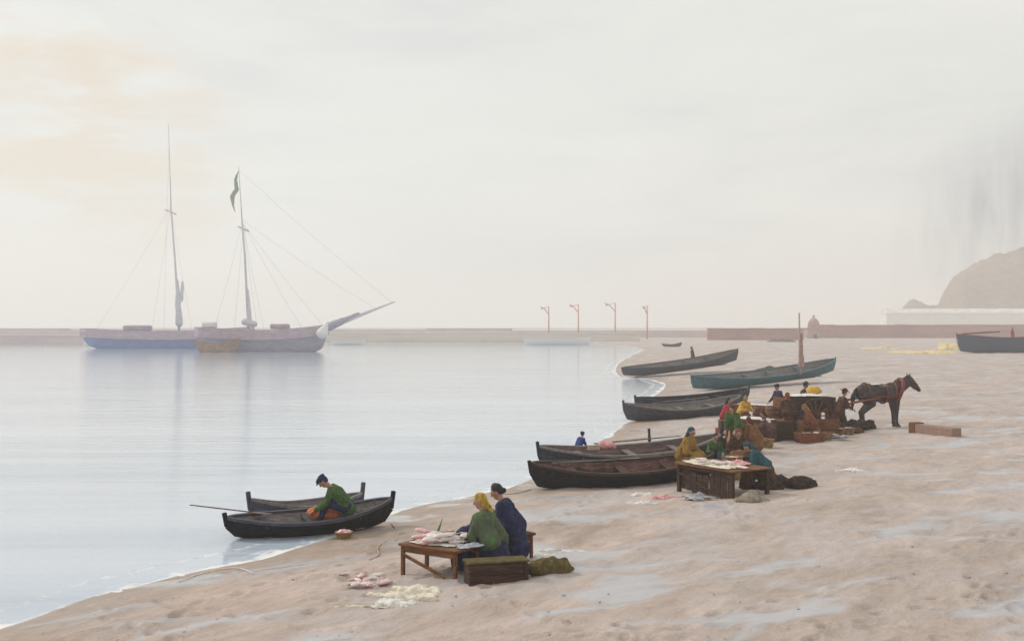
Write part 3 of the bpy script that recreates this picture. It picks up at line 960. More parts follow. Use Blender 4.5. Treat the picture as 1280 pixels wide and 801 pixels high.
# ------------------------------------------------------------------ cloths
def cloth(name, label, cat, loc, sx, sy, rz=0, m='white', amp=.05, fs=4.0, thick=.012, drape=0, flat=False, seed=0, group=None, nx=56, ny=36, ground=False, ragged=.18):
    bm = BM()
    vs = []
    for j in range(ny + 1):
        row = []
        for i in range(nx + 1):
            u, v = i / nx - .5, j / ny - .5
            # uneven outline: pull the edge in and out with noise of several sizes, corners rounded
            rr = max(abs(u), abs(v)) * 2
            ang = math.atan2(v, u)
            rad = math.hypot(u, v) + 1e-6
            ed = 1 + ragged * 2.2 * (noise.noise(Vector((math.cos(ang) * 1.3 + seed, math.sin(ang) * 1.3, seed)))
                                   + .5 * noise.noise(Vector((math.cos(ang) * 4.1 + seed, math.sin(ang) * 4.1, seed * 2)))) * rr
            rd = 1 - .22 * (abs(u * v) * 4)
            x, y = u * sx * ed * rd, v * sy * ed * rd
            q = Vector((x * fs * 2.2 + seed * 3, y * fs * 2.2, seed * 1.7))
            q = q + .7 * Vector((noise.noise(q * .7), noise.noise(q * .7 + Vector((9, 2, 1))), 0))
            n = (1 - 2.2 * abs(noise.noise(q))) * .6 + .35 * (1 - 2 * abs(noise.noise(q * 2.3))) + .15 * noise.noise(q * 5)
            z = amp * max(0, .15 + n) * (1.12 - rr) + .006
            if drape:
                ex = max(0, abs(x) - sx * .5 + drape)
                z -= ex
            if ground:
                c, s_ = math.cos(rz), math.sin(rz)
                z += hz(loc[0] + c * x - s_ * y, loc[1] + s_ * x + c * y) - loc[2]
            row.append(bm.verts.new((x, y, z)))
        vs.append(row)
    for j in range(ny):
        for i in range(nx):
            bm.faces.new((vs[j][i], vs[j][i + 1], vs[j + 1][i + 1], vs[j + 1][i]))
    bmesh.ops.recalc_face_normals(bm, faces=bm.faces)
    me = apply_mods(bm, [('SOLIDIFY', dict(thickness=thick, offset=1.0)), ('SUBSURF', dict(levels=1))])
    o = obj(name, me, m, None, True, loc, (0, 0, rz))
    return tag(o, label, cat, group)

cloth('table_cloth', 'white cloth spread over the dark middle table', 'cloth', top_pt(T2, w2 * .5, .34, .725), w2 * 1.08, .80, T2.rotation_euler.z, 'cream', .07, 3, seed=3)
cloth('table_cloth', 'white cloth lying on the brown table beside the person in yellow shawl', 'cloth', top_pt(T3, w3 * .5, .30, .785), w3 * 1.1, .6, T3.rotation_euler.z, 'white', .08, 2.6, seed=8)
cloth('table_cloth', 'grey-white cloth on the red-brown table farthest back', 'cloth', top_pt(T4, w4 * .5, .30, .855), w4 * 1.05, .55, T4.rotation_euler.z, 'white', .06, 2.6, seed=12)
bm = BM()
p0 = top_pt(T3, w3 + .02, -.10, .80)
cap(bm, (0, 0, 0), (.02, -.03, -.22), .06, .035); cap(bm, (-.25, .0, .02), (0, 0, .01), .05, .06)
tag(obj('hanging_cloth', remesh(bm, .015, 3, .02, 12), 'white', None, True, p0), 'white cloth end hanging off the corner of the brown table', 'cloth')
cloth('pink_cloth', 'pink cloth heap on the right half of the middle table', 'cloth', top_pt(T2, w2 * .62, .86, .725), .55, .4, 0, 'pink', .12, 4, seed=5)
cloth('table_cloth', 'blue-grey cloth over the right edge of the low fish table', 'cloth', top_pt(T1, w1 * 1.02, .40, .50), .30, .55, T1.rotation_euler.z - .2, mat('grey_blue_cloth', (.36, .38, .43), (.2, .22, .27), (.6, .62, .66), scale=7, bump=.4), .05, 4, seed=15)

cloth('table_cloth', 'cream cloth under the fish heap on the low brown table', 'cloth', top_pt(T1, w1 * .42, .30, .502), w1 * .95, .5, T1.rotation_euler.z, 'white', .03, 4, seed=71)
def rag(name, label, px, py, sx, sy, h, m, group=None, n=16, fold=.03):
    bm = BM()
    for k in range(n):
        x, y = random.gauss(0, .26) * sx, random.gauss(0, .26) * sy
        a = random.uniform(0, PI)
        l = random.uniform(.12, .34) * min(sx, sy * 2)
        r = random.uniform(.35, 1) * h * .42
        zz = max(0, h * .5 * (1 - 2.2 * math.hypot(x / sx, y / sy)) * random.uniform(.3, 1.2))
        cap(bm, (x - l * math.cos(a), y - l * .6 * math.sin(a), zz * .5), (x + l * math.cos(a), y + l * .6 * math.sin(a), zz), r, r * .6, 8)
    for k in range(5):
        ell(bm, (random.uniform(-.3, .3) * sx, random.uniform(-.3, .3) * sy, 0), (sx * random.uniform(.15, .3), sy * random.uniform(.15, .3), h * .16))
    return tag(obj(name, remesh(bm, .012, 1, fold, 9, (1, 1, 1)), m, None, True, P(px, py, -.01)), label, 'cloth', group)

# cloths and nets on the sand
rag('canvas', 'cream crumpled canvas on the sand in front of the near table', 512, 741, 0.65, .46, 0.24, 'cream')
rag('white_cloth', 'long thin white cloth trailing on the sand right of the near chest', 700, 688, 1.05, .28, 0.09, 'white')
rag('white_cloth', 'small white cloth scrap below the small red-brown table', 676, 694, 0.40, .26, 0.14, 'white')
rag('white_cloth', 'thin cream cloth strip trailing left of the cream canvas', 452, 757, 0.89, .10, 0.07, 'cream')
rag('pink_cloth', 'bright pink cloth on the sand before the middle table', 830, 622, 0.58, .42, 0.14, 'pink')
rag('white_scrap', 'white scrap nearest left of the bright pink cloth on sand', 803, 629, 0.58, .22, 0.14, 'white')
rag('white_scrap', 'thin white scrap behind and left of the bright pink cloth', 801, 618, 0.47, .2, 0.14, 'white')
rag('white_scrap', 'white scrap on the sand right of the dark shadow heap', 1003, 600, 0.53, .2, 0.14, 'white')
rag('white_scrap', 'white cloth on the open sand right of the middle table', 1065, 588, 0.63, .3, 0.14, 'white')

rag('white_cloth', 'white crumpled cloth heap nearest the viewer, left of the cream canvas', 489, 754, 0.44, .36, 0.17, 'white')

# ------------------------------------------------------------------ fish
def fish_mesh(L, hgt, wid, ray=False):
    bm = BM()
    n = 14
    prof = []
    prev = None
    for i in range(n + 1):
        s = i / n
        r = (math.sin(PI * min(1, s * 1.02) ** .62) if s < .97 else .06)
        r = max(.05, r * (1 - .25 * s))
        if s > .82:
            r = .16 + (s - .82) * (-.2)
        ring = []
        for k in range(10):
            a = 2 * PI * k / 10
            ring.append(bm.verts.new((L * (s - .5), hgt * .5 * r * math.cos(a), wid * .5 * r * math.sin(a) + wid * .5)))
        if prev:
            for k in range(10):
                bm.faces.new((prev[k], prev[(k + 1) % 10], ring[(k + 1) % 10], ring[k]))
        else:
            bm.faces.new(ring[::-1])
        prev = ring
    bm.faces.new(prev)
    # tail and fins, each a thin solid plate
    def plate(pts, t=.008):
        a = [bm.verts.new((x, y, wid * .5 + t)) for x, y in pts]
        b = [bm.verts.new((x, y, wid * .5 - t)) for x, y in pts]
        bm.faces.new(a); bm.faces.new(b[::-1])
        for k in range(len(pts)):
            k2 = (k + 1) % len(pts)
            bm.faces.new((a[k], b[k], b[k2], a[k2]))
    plate([(L * .45, 0), (L * .62, hgt * .48), (L * .57, 0), (L * .62, -hgt * .48)])
    plate([(-L * .1, hgt * .42), (L * .05, hgt * .72), (L * .22, hgt * .3)])
    plate([(-L * .05, -hgt * .42), (L * .08, -hgt * .68), (L * .2, -hgt * .3)])
    me = bpy.data.meshes.new('fish')
    bmesh.ops.recalc_face_normals(bm, faces=bm.faces)
    bm.to_mesh(me)
    bm.free()
    me.polygons.foreach_set('use_smooth', [True] * len(me.polygons))
    return me
FM = {}
for k, mm in (('w', 'fishw'), ('p', 'fishp'), ('g', 'fishg')):
    me = fish_mesh(.42, .15, .085)
    me.materials.append(M_[mm])
    FM[k] = me
def fish(kind, loc, label, group, s=1, rz=None, tilt=.2):
    o = bpy.data.objects.new('fish', FM[kind])
    o.location = loc
    o.scale = (s, s, s)
    o.rotation_euler = (random.uniform(-tilt, tilt), random.uniform(-tilt, tilt) * .5, rz if rz is not None else random.uniform(0, 6.3))
    link(o)
    tag(o, label, 'fish', group)
random.seed(11)
lab = 'pale pinkish fish in the heap on the low table of the person in yellow headscarf'
for k in range(10):
    u, v = random.uniform(.08, .62), random.uniform(.18, .55)
    fish('w' if random.random() < .75 else 'p', top_pt(T1, w1 * u, v, .505 + .05 * (k // 4)), lab, 'fish heaped on the near table', random.uniform(.85, 1.25), random.uniform(-.5, .9))
for k in range(8):
    fish('w', top_pt(T1, w1 * random.uniform(.55, 1.0), random.uniform(.25, .6), .515 + .045 * (k // 3)), lab, 'fish heaped on the near table', random.uniform(.9, 1.25), random.uniform(-.3, .6))
for k in range(14):
    p = P(random.uniform(428, 486), 726 + random.uniform(-6, 7), .005)
    fish('p' if random.random() < .6 else 'w', p, 'pink fish laid out on the sand left of the cream canvas', 'pink fish on the sand', random.uniform(.6, .95), None, .35)
for k in range(9):
    fish('w', top_pt(T2, w2 * random.uniform(.1, .9), random.uniform(.05, .5), .79), 'pale fish on the white cloth of the middle table', 'fish on the middle table', random.uniform(.7, 1.0))
for k in range(9):
    p = P(random.uniform(858, 885), 621 + random.uniform(-4, 5), .005)
    fish('g', p, 'grey fish lying at the foot of the dark middle table', 'grey fish by the middle table', random.uniform(.9, 1.3))
for k in range(16):
    p = P(random.uniform(1033, 1056), 545 + random.uniform(-5, 5), .005 + .06 * (k % 2))
    fish('g' if random.random() < .7 else 'w', p, 'grey fish in the heap on the sand by the cart', 'grey fish by the cart', random.uniform(1.0, 1.5))

# green leaf standing on the near table
bm = BM()
tube(bm, [(0, 0, 0), (.03, 0, .14), (.10, 0, .34)], [.014, .024, .006], 6)
tag(obj('leek', bm, mat('leaf_green', (.06, .22, .04), (.03, .12, .02), (.12, .32, .07), bump=.2), None, True, top_pt(T1, w1 * .22, .58, .50)), 'upright green leek on the low fish table', 'vegetable')

# ------------------------------------------------------------------ sack, nets, baskets, log
bm = BM()
cap(bm, (-.2, 0, .13), (.22, 0, .13), .14, .15); ell(bm, (.05, -.03, .2), (.22, .13, .1)); cap(bm, (.3, 0, .12), (.4, .02, .09), .08, .05)
sk = tag(obj('sack', remesh(bm, .014, 3, .035, 7), 'sack', None, True, P(684, 717, -.02), (0, 0, R(12))), 'mossy olive sack lying at the right end of the chest', 'sack')
bm = BM()
for k in range(12):
    ell(bm, (random.uniform(-.6, .7), random.uniform(-.25, .25), random.uniform(0, .1)), (random.uniform(.2, .4), random.uniform(.18, .3), random.uniform(.1, .22)))
tag(obj('net_or_shade_heap', remesh(bm, .025, 2, .06, 8, (1, 1, 1)), 'net', None, True, P(978, 609, 0), (0, 0, .1)), 'dark brown heap standing in for the shadow right of the person in teal shawl', 'nets')  # solid dark heap put where the shade beside the table falls
bm = BM()
for k in range(9):
    ell(bm, (random.uniform(-.5, .5), random.uniform(-.2, .2), random.uniform(0, .15)), (random.uniform(.2, .35), random.uniform(.18, .3), random.uniform(.12, .25)))
tag(obj('net_or_shade_heap', remesh(bm, .03, 2, .06, 8, (1, 1, 1)), 'net', None, True, P(1072, 536, 0), (0, 0, .1)), 'dark heap of nets on the sand under the horse', 'nets')

def basket(label, loc, r, h, fill='fishp', group='baskets on the beach'):
    o = empty('basket', loc, 0, label, 'basket', group)
    bm = BM()
    prof = []
    for k in range(9):
        z = h * k / 8
        prof.append((r * (.72 + .28 * k / 8) + (.008 if k % 2 else 0), z))
    prof += [(r * .93, h), (r * .70, .03)]
    lathe(bm, prof, seg=24, close=False)
    obj('basket_body', bm, 'wicker', o, True)
    bm = BM()
    tube(bm, [(r * 1.0 * math.cos(a * PI / 12), r * 1.0 * math.sin(a * PI / 12), h) for a in range(25)], .016, 6)
    obj('rim', bm, 'wicker', o, True)
    bm = BM()
    for k in range(9):
        ell(bm, (random.uniform(-.5, .5) * r, random.uniform(-.5, .5) * r, h * .92 + random.uniform(-.02, .03)), (.10, .05, .04), Matrix.Rotation(random.uniform(0, 3), 4, 'Z'))
    obj('catch', remesh(bm, .012, 2), fill, o, True)
    return o
basket('small round basket of pink fish at the water edge beside the black boat', P(430, 672, -.01), .17, .13)
basket('wicker basket of grey fish under the right side of the low fish table', P(588, 712, -.01), .17, .2, 'fishg')
basket('wicker basket standing behind the chest, left of the red-brown table', P(606, 701, -.01), .2, .22, 'fishw')
basket('basket standing behind the middle table next to the person in ochre', P(915, 600, 0), .28, .62, 'fishp')
basket('wicker basket at the foot of the brown table near the cart', P(948, 557, 0), .28, .25, 'fishw')
basket('wicker basket of pale fish on the sand before the cart wheel', P(1022, 551, 0), .26, .28, 'fishw')

# red-brown crate in front of the cart, and hanging sacking by middle table
crate('fish_crate', 'open red-brown crate on the sand in front of the cart', P(1000, 554), P(1030, 552), .6, .38, 'redwood', 'redwood', 'crate', lid=False)
bm = BM()
cap(bm, (0, 0, .05), (.1, .06, .14), .2, .15); ell(bm, (.08, -.02, .08), (.28, .2, .12)); ell(bm, (-.15, -.05, .05), (.2, .16, .1)); ell(bm, (.3, .02, .05), (.2, .14, .08))
tag(obj('sack', remesh(bm, .02, 3, .04, 6), mat('grey_sacking', (.27, .23, .18), (.13, .11, .08), (.4, .35, .28), scale=8, bump=.6), None, True, P(935, 627, -.02)),
    'grey-brown sack leaning at the right leg of the middle table', 'sack')

crate('fish_crate', 'brown crate under the left end of the brown table by the person in red', P(911, 549), P(930, 549), .5, .45, 'brown', 'brown', 'crate', lid=False)
crate('fish_crate', 'red-brown lidded crate under the right end of the brown table', P(938, 550), P(957, 550), .5, .5, 'redwood', 'redwood', 'crate')
crate('fish_crate', 'dark crate standing between the brown table and the person in brown', P(964, 545), P(984, 546), .6, .6, 'dark', 'dark', 'crate')
def barrel(label, loc, r, h, m='brown'):
    o = empty('barrel', loc, 0, label, 'barrel', 'barrels on the beach')
    bm = BM()
    lathe(bm, [(r * .8, 0), (r * .93, h * .2), (r, h * .5), (r * .93, h * .8), (r * .8, h), (r * .74, h), (r * .74, h * .95), (.01, h * .95)], seg=20)
    obj('staves', bm, m, o, True)
    for k in (.12, .34, .66, .88):
        bm = BM()
        rr = r * (.8 + .2 * math.sin(PI * k) ** .8) + .006
        tube(bm, [(rr * math.cos(a * PI / 12), rr * math.sin(a * PI / 12), h * k) for a in range(25)], .014, 6)
        obj('hoop', bm, 'iron', o, True)
barrel('brown barrel behind the cart wheel nearest the person in dark navy', P(966, 538, -.02), .33, .95)
barrel('red-brown barrel at the right end of the farthest table', P(950, 534, -.02), .30, .85, 'redwood')
barrel('dark barrel behind the right end of the middle table', P(938, 598, -.02), .28, .7, 'dark')
person('seated person in dark red beside the brown table, facing the cart', P(962, 553), R(150), .92, hip=.46, lean=22, head=16, hands=[(.42, .15, .62), (.42, -.15, .6)],
       feet=[(.42, .12, 0), (.42, -.12, 0)], top='rust', bottom_m='skirt', hw='scarf', hw_m='dark', group=PG, shawl=True, vox=.012)
bm = BM()
for k in range(10):
    ell(bm, (random.uniform(-.9, .9), random.uniform(-.3, .3), random.uniform(0, .12)), (random.uniform(.25, .45), random.uniform(.2, .32), random.uniform(.1, .24)))
tag(obj('net_or_shade_heap', remesh(bm, .03, 2, .06, 8, (1, 1, 1)), mat('red_brown_net', (.11, .04, .024), (.05, .02, .014), (.2, .09, .05), rough=.95, scale=8, bump=1.0, bscale=30, dist=.05), None, True, P(1043, 540, -.03), (0, 0, .1)),
    'red-brown heap of nets between the cart wheel and the horse', 'nets')

random.seed(23)
def crate_stack(px, py, n, ms):
    q = P(px, py)
    z = -.02
    for k in range(n):
        h_ = random.uniform(.28, .38)
        w_, dd = random.uniform(.62, .85), random.uniform(.45, .55)
        a_ = random.uniform(-.35, .35)
        c_ = Vector((q.x + random.uniform(-.06, .06), q.y, q.z + z))
        e_ = Vector((math.cos(a_), math.sin(a_), 0)) * w_
        r_ = crate('fish_crate', 'rust-brown fish crate in the stacks between the far tables and the cart', c_, c_ + e_, dd, h_, random.choice(ms), random.choice(ms), 'crate', lid=k < n - 1 or random.random() < .5)
        r_['group'] = 'fish crates stacked by the cart'
        z += h_ + .012
for px, py, n in ((968, 551, 2), (986, 535, 3), (1022, 547, 2), (946, 545, 2), (1034, 536, 3), (900, 545, 2), (926, 548, 1), (1000, 533, 3)):
    crate_stack(px, py, n, ['redwood', 'dark', 'brown'])
for px, py, rr, hh_ in ((1008, 551, .27, .3), (1032, 550, .24, .26), (1046, 546, .26, .3), (958, 560, .25, .3), (930, 565, .28, .34), (1060, 543, .25, .25)):
    basket('wicker basket in the row of baskets on the sand before the far tables and cart', P(px, py, -.01), rr, hh_, random.choice(['fishg', 'fishp', 'brown', 'fishw']), 'baskets before the far tables')
bm = BM()
for k in range(14):
    ell(bm, (random.uniform(-1.0, 1.0), random.uniform(-.35, .35), random.uniform(0, .25)), (random.uniform(.25, .5), random.uniform(.2, .35), random.uniform(.15, .35)))
tag(obj('net_or_shade_heap', remesh(bm, .03, 2, .07, 8, (1, 1, 1)), 'net', None, True, P(903, 566, -.03), (0, 0, .15)), 'dark heap of nets behind the person in ochre shawl', 'nets')

def boat_net(label, px, py, lift, w_, m):
    bm = BM()
    for k in range(8):
        ell(bm, (random.uniform(-.5, .5) * w_, random.uniform(-.16, .16), random.uniform(0, .1)), (random.uniform(.16, .3) * w_, random.uniform(.12, .2), random.uniform(.08, .2)))
    q = P(px, py)
    tag(obj('net_or_shade_heap', remesh(bm, .02, 2, .05, 9, (1, 1, 1)), m, None, True, (q.x, q.y, q.z + lift), (0, 0, .15)), label, 'nets')
boat_net('brown net piled inside the black boat with rust-red inside', 740, 603, .16, 1.0, 'net')
boat_net('dark net piled in the grey-green boat with pointed prow', 850, 522, .2, 1.2, 'net')

# timber baulk right of the horse
a, b = P(1146, 540), P(1196, 546)
lo = empty('timber_baulk', a, math.atan2((b - a).y, (b - a).x), 'short brown timber baulk with pale sides lying right of the horse', 'timber')
bm = BM()
LL = (b - a).length
box(bm, (LL / 2, 0, .14), (LL, .42, .34), bev=.02)
obj('beam', bm, mat('weathered_pink_wood', (.30, .19, .15), (.18, .11, .09), (.42, .3, .25), stretch=WD, bump=.4), lo)
bm = BM()
box(bm, (-.03, 0, .15), (.34, .46, .42), bev=.03)
obj('end_block', bm, 'brown', lo)
bm = BM()
ell(bm, (0, 0, .08), (.24, .16, .12)); ell(bm, (.15, .05, .05), (.16, .12, .08))
tag(obj('cloth_bundle', remesh(bm, .02, 3, .04, 7), 'pink', None, True, P(758, 584, .58)), 'small pink bundle lying on the dark boat beside the figure in blue', 'bundle')
# mooring post on dark boat (short dark stake)
bm = BM(); tube(bm, [(0, 0, -.3), (.02, 0, .55), (.0, 0, .9)], [.06, .05, .045], 8)
tag(obj('mooring_stake', bm, 'dark', None, True, P(811, 571, 0)), 'short dark stake standing behind the dark boat of the pink bundle', 'stake')
bm = BM()
tube(bm, [(.16 * math.cos(k * .5), .12 * math.sin(k * .5), .03 + .004 * k) for k in range(40)], .022, 6)
tag(obj('rope_coil', bm, 'rope', None, True, P(742, 588, .56)), 'grey coil of rope on the edge of the dark boat', 'rope')
def ground_rope(label, pix, r, m='rope'):
    bm = BM()
    pts_ = []
    for _ in range(3):
        q = [pix[0]]
        for (x0, y0), (x1, y1) in zip(pix, pix[1:]):
            q += [(x0 * .75 + x1 * .25, y0 * .75 + y1 * .25), (x0 * .25 + x1 * .75, y0 * .25 + y1 * .75)]
        pix = q + [pix[-1]]
    for (x0, y0), (x1, y1) in zip(pix, pix[1:]):
        for k in range(1):
            t = 0
            pts_.append(P(x0 + (x1 - x0) * t, y0 + (y1 - y0) * t, .012))
    tube(bm, pts_, r, 6)
    tag(obj('rope', bm, m, None, True), label, 'rope')
ground_rope('thin white rope curving on the wet sand at lower left', [(224, 727), (250, 717), (276, 711), (300, 709), (318, 717)], .009, 'white')
ground_rope('pale rope running from the near black boat over the sand towards the table', [(489, 654), (497, 664), (486, 676), (470, 684), (476, 694), (462, 700)], .014)
ground_rope('mooring rope from the boat with rust-red inside down to the water', [(664, 612), (650, 616), (636, 618), (622, 617)], .018)
# straw coloured heaps far up the beach
def heap(name, label, cat, px, py, w, dpt, h, m, vox=.12):
    bm = BM()
    for k in range(14):
        x = random.uniform(-.5, .5)
        ell(bm, (x * w, random.uniform(-.4, .4) * dpt, 0), (random.uniform(.14, .28) * w, random.uniform(.2, .35) * dpt, h * random.uniform(.5, 1) * (1 - abs(x))))
    return tag(obj(name, remesh(bm, vox, 2, vox * 1.2, 1.5, (1, 1, 1)), m, None, True, P(px, py, -.05)), label, cat, 'yellow nets drying on the sand' if m == 'straw' else None)
heap('drying_net', 'small straw-yellow net spread on the sand far from the boat', 'net', 1101, 436, 4.6, 5, .55, 'straw')
heap('drying_net', 'large straw-yellow net spread next to the navy boat at right', 'net', 1158, 441, 6.4, 8, .6, 'straw')
heap('drying_net', 'tall pale straw heap against the stern of the navy boat at right', 'net', 1184, 437, 3.0, 4, 1.5, 'straw')
heap('grey_heap', 'low grey heap on the far sand left of the mast', 'nets', 976, 427, 5.5, 6, .9, 'slate', .2)
heap('dark_weed_heap', 'dark weed heap lying on the sand just behind the teal boat', 'weed', 962, 462, 1.7, 1.2, .5, 'net', .05)

# ------------------------------------------------------------------ horse and cart
hp = P(1101, 534)
cp = P(1008, 538)
dv = hp - cp
hd = math.atan2(dv.y, dv.x)
horse = empty('horse', hp, hd, 'dark brown harnessed horse with a red collar facing right', 'horse')
horse.scale = (1.16, 1.16, 1.10)
bm = BM()
v = Vector
ell(bm, (-.55, 0, 1.24), (.42, .28, .32))                 # hindquarters
cap(bm, (-.5, 0, 1.2), (.38, 0, 1.17), .29, .31)         # barrel
ell(bm, (.45, 0, 1.18), (.34, .25, .36))                  # chest and shoulder
ell(bm, (.40, 0, 1.46), (.26, .09, .12))                  # withers
cap(bm, (.58, 0, 1.32), (1.08, 0, 1.60), .24, .155)      # neck
cap(bm, (.62, 0, 1.50), (1.08, 0, 1.70), .13, .10)
cap(bm, (1.10, 0, 1.66), (1.42, 0, 1.34), .135, .085)    # head
cap(bm, (1.14, 0, 1.56), (1.28, 0, 1.43), .11, .09)
cap(bm, (1.40, 0, 1.36), (1.48, 0, 1.28), .082, .065)
for s in (1, -1):
    cap(bm, (1.06, s * .06, 1.74), (1.07, s * .085, 1.90), .04, .014, 8)
    fx = .10 if s > 0 else -.04
    # front leg: shoulder, knee (wrist), fetlock, hoof
    cap(bm, (.50, s * .14, 1.0), (.52 + fx * .4, s * .14, .56), .13, .078)
    cap(bm, (.52 + fx * .4, s * .14, .56), (.52 + fx * .5, s * .14, .16), .068, .054)
    cap(bm, (.52 + fx * .5, s * .14, .16), (.57 + fx * .5, s * .14, .07), .066, .07)
    # hind leg: stifle forward, hock backward
    cap(bm, (-.60, s * .15, 1.12), (-.42 + fx, s * .16, .86), .22, .15)
    cap(bm, (-.42 + fx, s * .16, .86), (-.78 + fx, s * .15, .54), .135, .08)
    cap(bm, (-.78 + fx, s * .15, .54), (-.73 + fx, s * .15, .16), .076, .056)
    cap(bm, (-.73 + fx, s * .15, .16), (-.68 + fx, s * .15, .07), .068, .07)
obj('body', remesh(bm, .022, 5), 'horse', horse, True)
for s in (1, -1):
    fx = .10 if s > 0 else -.04
    for x in (.57 + fx * .5, -.68 + fx):
        bm = BM()
        lathe(bm, [(.095, 0), (.088, .03), (.074, .085)], (x + .01, s * .145, 0), 14)
        obj('hoof', bm, 'hoof', horse, True)
    bm = BM()
    ell(bm, (1.21, s * .105, 1.60), (.022, .015, .02), None, 2)
    obj('eye', bm, 'eye', horse, True)
bm = BM()
for k in range(9):
    t = k / 8
    p = v((.55, 0, 1.56)).lerp(v((1.10, 0, 1.80)), t)
    cap(bm, p, p + v((-.10, .07 * (1 if k % 2 else -1), -.16)), .05, .02, 8)
obj('mane', remesh(bm, .018, 2, .015, 14), 'hairb', horse, True)
bm = BM()
cap(bm, (-.93, 0, 1.36), (-1.06, 0, 1.12), .055, .08); cap(bm, (-1.06, 0, 1.12), (-1.08, .02, .62), .085, .03)
obj('tail', remesh(bm, .018, 2, .02, 10), 'hairb', horse, True)
# harness
bm = BM()
ring = [v((.60 + .16 * math.cos(a) * .9, .30 * math.sin(a), 1.27 + .42 * math.cos(a))) for a in [2 * PI * k / 24 for k in range(25)]]
tube(bm, ring, .062, 8)
obj('collar', bm, 'leather', horse, True)
bm = BM()
ell(bm, (.02, 0, 1.43), (.24, .26, .11))
obj('saddle_pad', remesh(bm, .02, 2), 'strap', horse, True)
bm = BM()
ring = [v((.05 - .0 * math.cos(a), .325 * math.sin(a), 1.18 + .335 * math.cos(a))) for a in [2 * PI * k / 24 for k in range(25)]]
tube(bm, ring, .028, 6)
ring = [v((-.62, .30 * math.sin(a), 1.22 + .36 * math.cos(a))) for a in [2 * PI * (k - 6) / 24 for k in range(13)]]
tube(bm, ring, .022, 6)
for s in (1, -1):
    tube(bm, [v((-.95, s * .2, 1.1)), v((-.6, s * .32, 1.12)), v((.05, s * .345, 1.1)), v((.6, s * .31, 1.2))], .022, 6)
    tube(bm, [v((1.2, s * .125, 1.42)), v((1.06, s * .15, 1.62)), v((1.06, s * .06, 1.78))], .012, 6)
    tube(bm, [v((.35, s * .33, 1.05)), v((.40, s * .30, 1.40)), v((.46, s * .1, 1.56))], .025, 6)
obj('harness_strap', bm, 'leather', horse, True)
bm = BM()
ring = [v((1.335 + .06 * math.cos(a), .098 * math.sin(a), 1.42 + .10 * math.cos(a))) for a in [2 * PI * k / 16 for k in range(17)]]
tube(bm, ring, .012, 6)
obj('bridle', bm, 'leather', horse, True)
bm = BM()
box(bm, (-.28, 0, 1.52), (.34, .30, .03), bev=.01)
obj('back_blanket', bm, 'white', horse)

cart = empty('cart', cp, hd, 'brown two-wheeled cart with load boards behind the horse', 'cart')
bm = BM()
for k in range(5):
    box(bm, (-.1, -.5 + .25 * k, .80), (1.9, .235, .04), bev=.005)
obj('cart_bed', bm, 'brown', cart)
for s in (1, -1):
    bm = BM()
    for k in range(3):
        box(bm, (-.1, s * .62, .90 + .155 * k), (1.9, .03, .145), bev=.005)
    for x in (-.95, -.4, .2, .75):
        box(bm, (x, s * .655, 1.02), (.06, .04, .5), bev=.005)
    obj('side_board', bm, 'dark', cart)
for x, nm in ((-1.07, 'tail_board'), (.87, 'front_board')):
    bm = BM()
    for k in range(3):
        box(bm, (x, 0, .90 + .155 * k), (.03, 1.2, .145), bev=.005)
    obj(nm, bm, 'brown', cart)
for s in (1, -1):
    bm = BM()
    rr = .62
    y = s * .80
    tube(bm, [v((rr * math.cos(2 * PI * k / 32) - .1, y, .62 + rr * math.sin(2 * PI * k / 32))) for k in range(33)], .045, 8)
    wheel = obj('wheel', bm, 'dark', cart, True)
    bm = BM()
    for k in range(12):
        a = 2 * PI * k / 12
        bar(bm, (-.1 + .08 * math.cos(a), y, .62 + .08 * math.sin(a)), (-.1 + .6 * math.cos(a), y, .62 + .6 * math.sin(a)), .045, .04)
    obj('spokes', bm, 'brown', wheel)
    bm = BM()
    tube(bm, [v((-.1, y - .14, .62)), v((-.1, y, .62)), v((-.1, y + .14, .62))], [.08, .11, .08], 12)
    obj('hub', bm, 'dark', wheel, True)
bm = BM()
tube(bm, [v((-.1, -.95, .62)), v((-.1, .95, .62))], .04, 8)
obj('axle', bm, 'iron', cart)
for s in (1, -1):
    bm = BM()
    tube(bm, [v((-.9, s * .46, .74)), v((.9, s * .46, .78)), v((1.7, s * .44, 1.05)), v((2.95, s * .43, 1.22))], [.05, .05, .045, .035], 8)
    obj('shaft', bm, 'redwood', cart, True)
# cart load
cT = Matrix.Translation(cp) @ Matrix.Rotation(hd, 4, 'Z')
cloth('cart_cover', 'white cloth lying over the load of the cart', 'cloth', cT @ v((-.1, -.1, 1.32)), 1.5, .9, hd, 'white', .10, 2.4, seed=61)
bm = BM()
for k in range(7):
    ell(bm, (random.uniform(-.6, .6), random.uniform(-.3, .3), .2), (.35, .28, .27))
tag(obj('sack_load', remesh(bm, .03, 2, .03, 6), 'skirt', None, True, cT @ v((-.1, 0, .83)), (0, 0, hd)), 'lumpy brown sack load filling the cart', 'sack')
bm = BM()
ell(bm, (0, 0, .10), (.27, .2, .17)); ell(bm, (.15, .05, .08), (.2, .15, .13))
tag(obj('cloth_bundle', remesh(bm, .02, 2, .04, 6), 'yellow', None, True, cT @ v((.36, .1, 1.40))), 'bright yellow bundle on top of the cart', 'bundle')

# ------------------------------------------------------------------ far ships
def rope_bm(bm, a, b, r=.045, sag=0):
    a, b = Vector(a), Vector(b)
    tube(bm, [a, a.lerp(b, .25) - Vector((0, 0, sag * 1.5)), (a + b) / 2 - Vector((0, 0, sag * 2)), a.lerp(b, .75) - Vector((0, 0, sag * 1.5)), b], r * .48, 5)

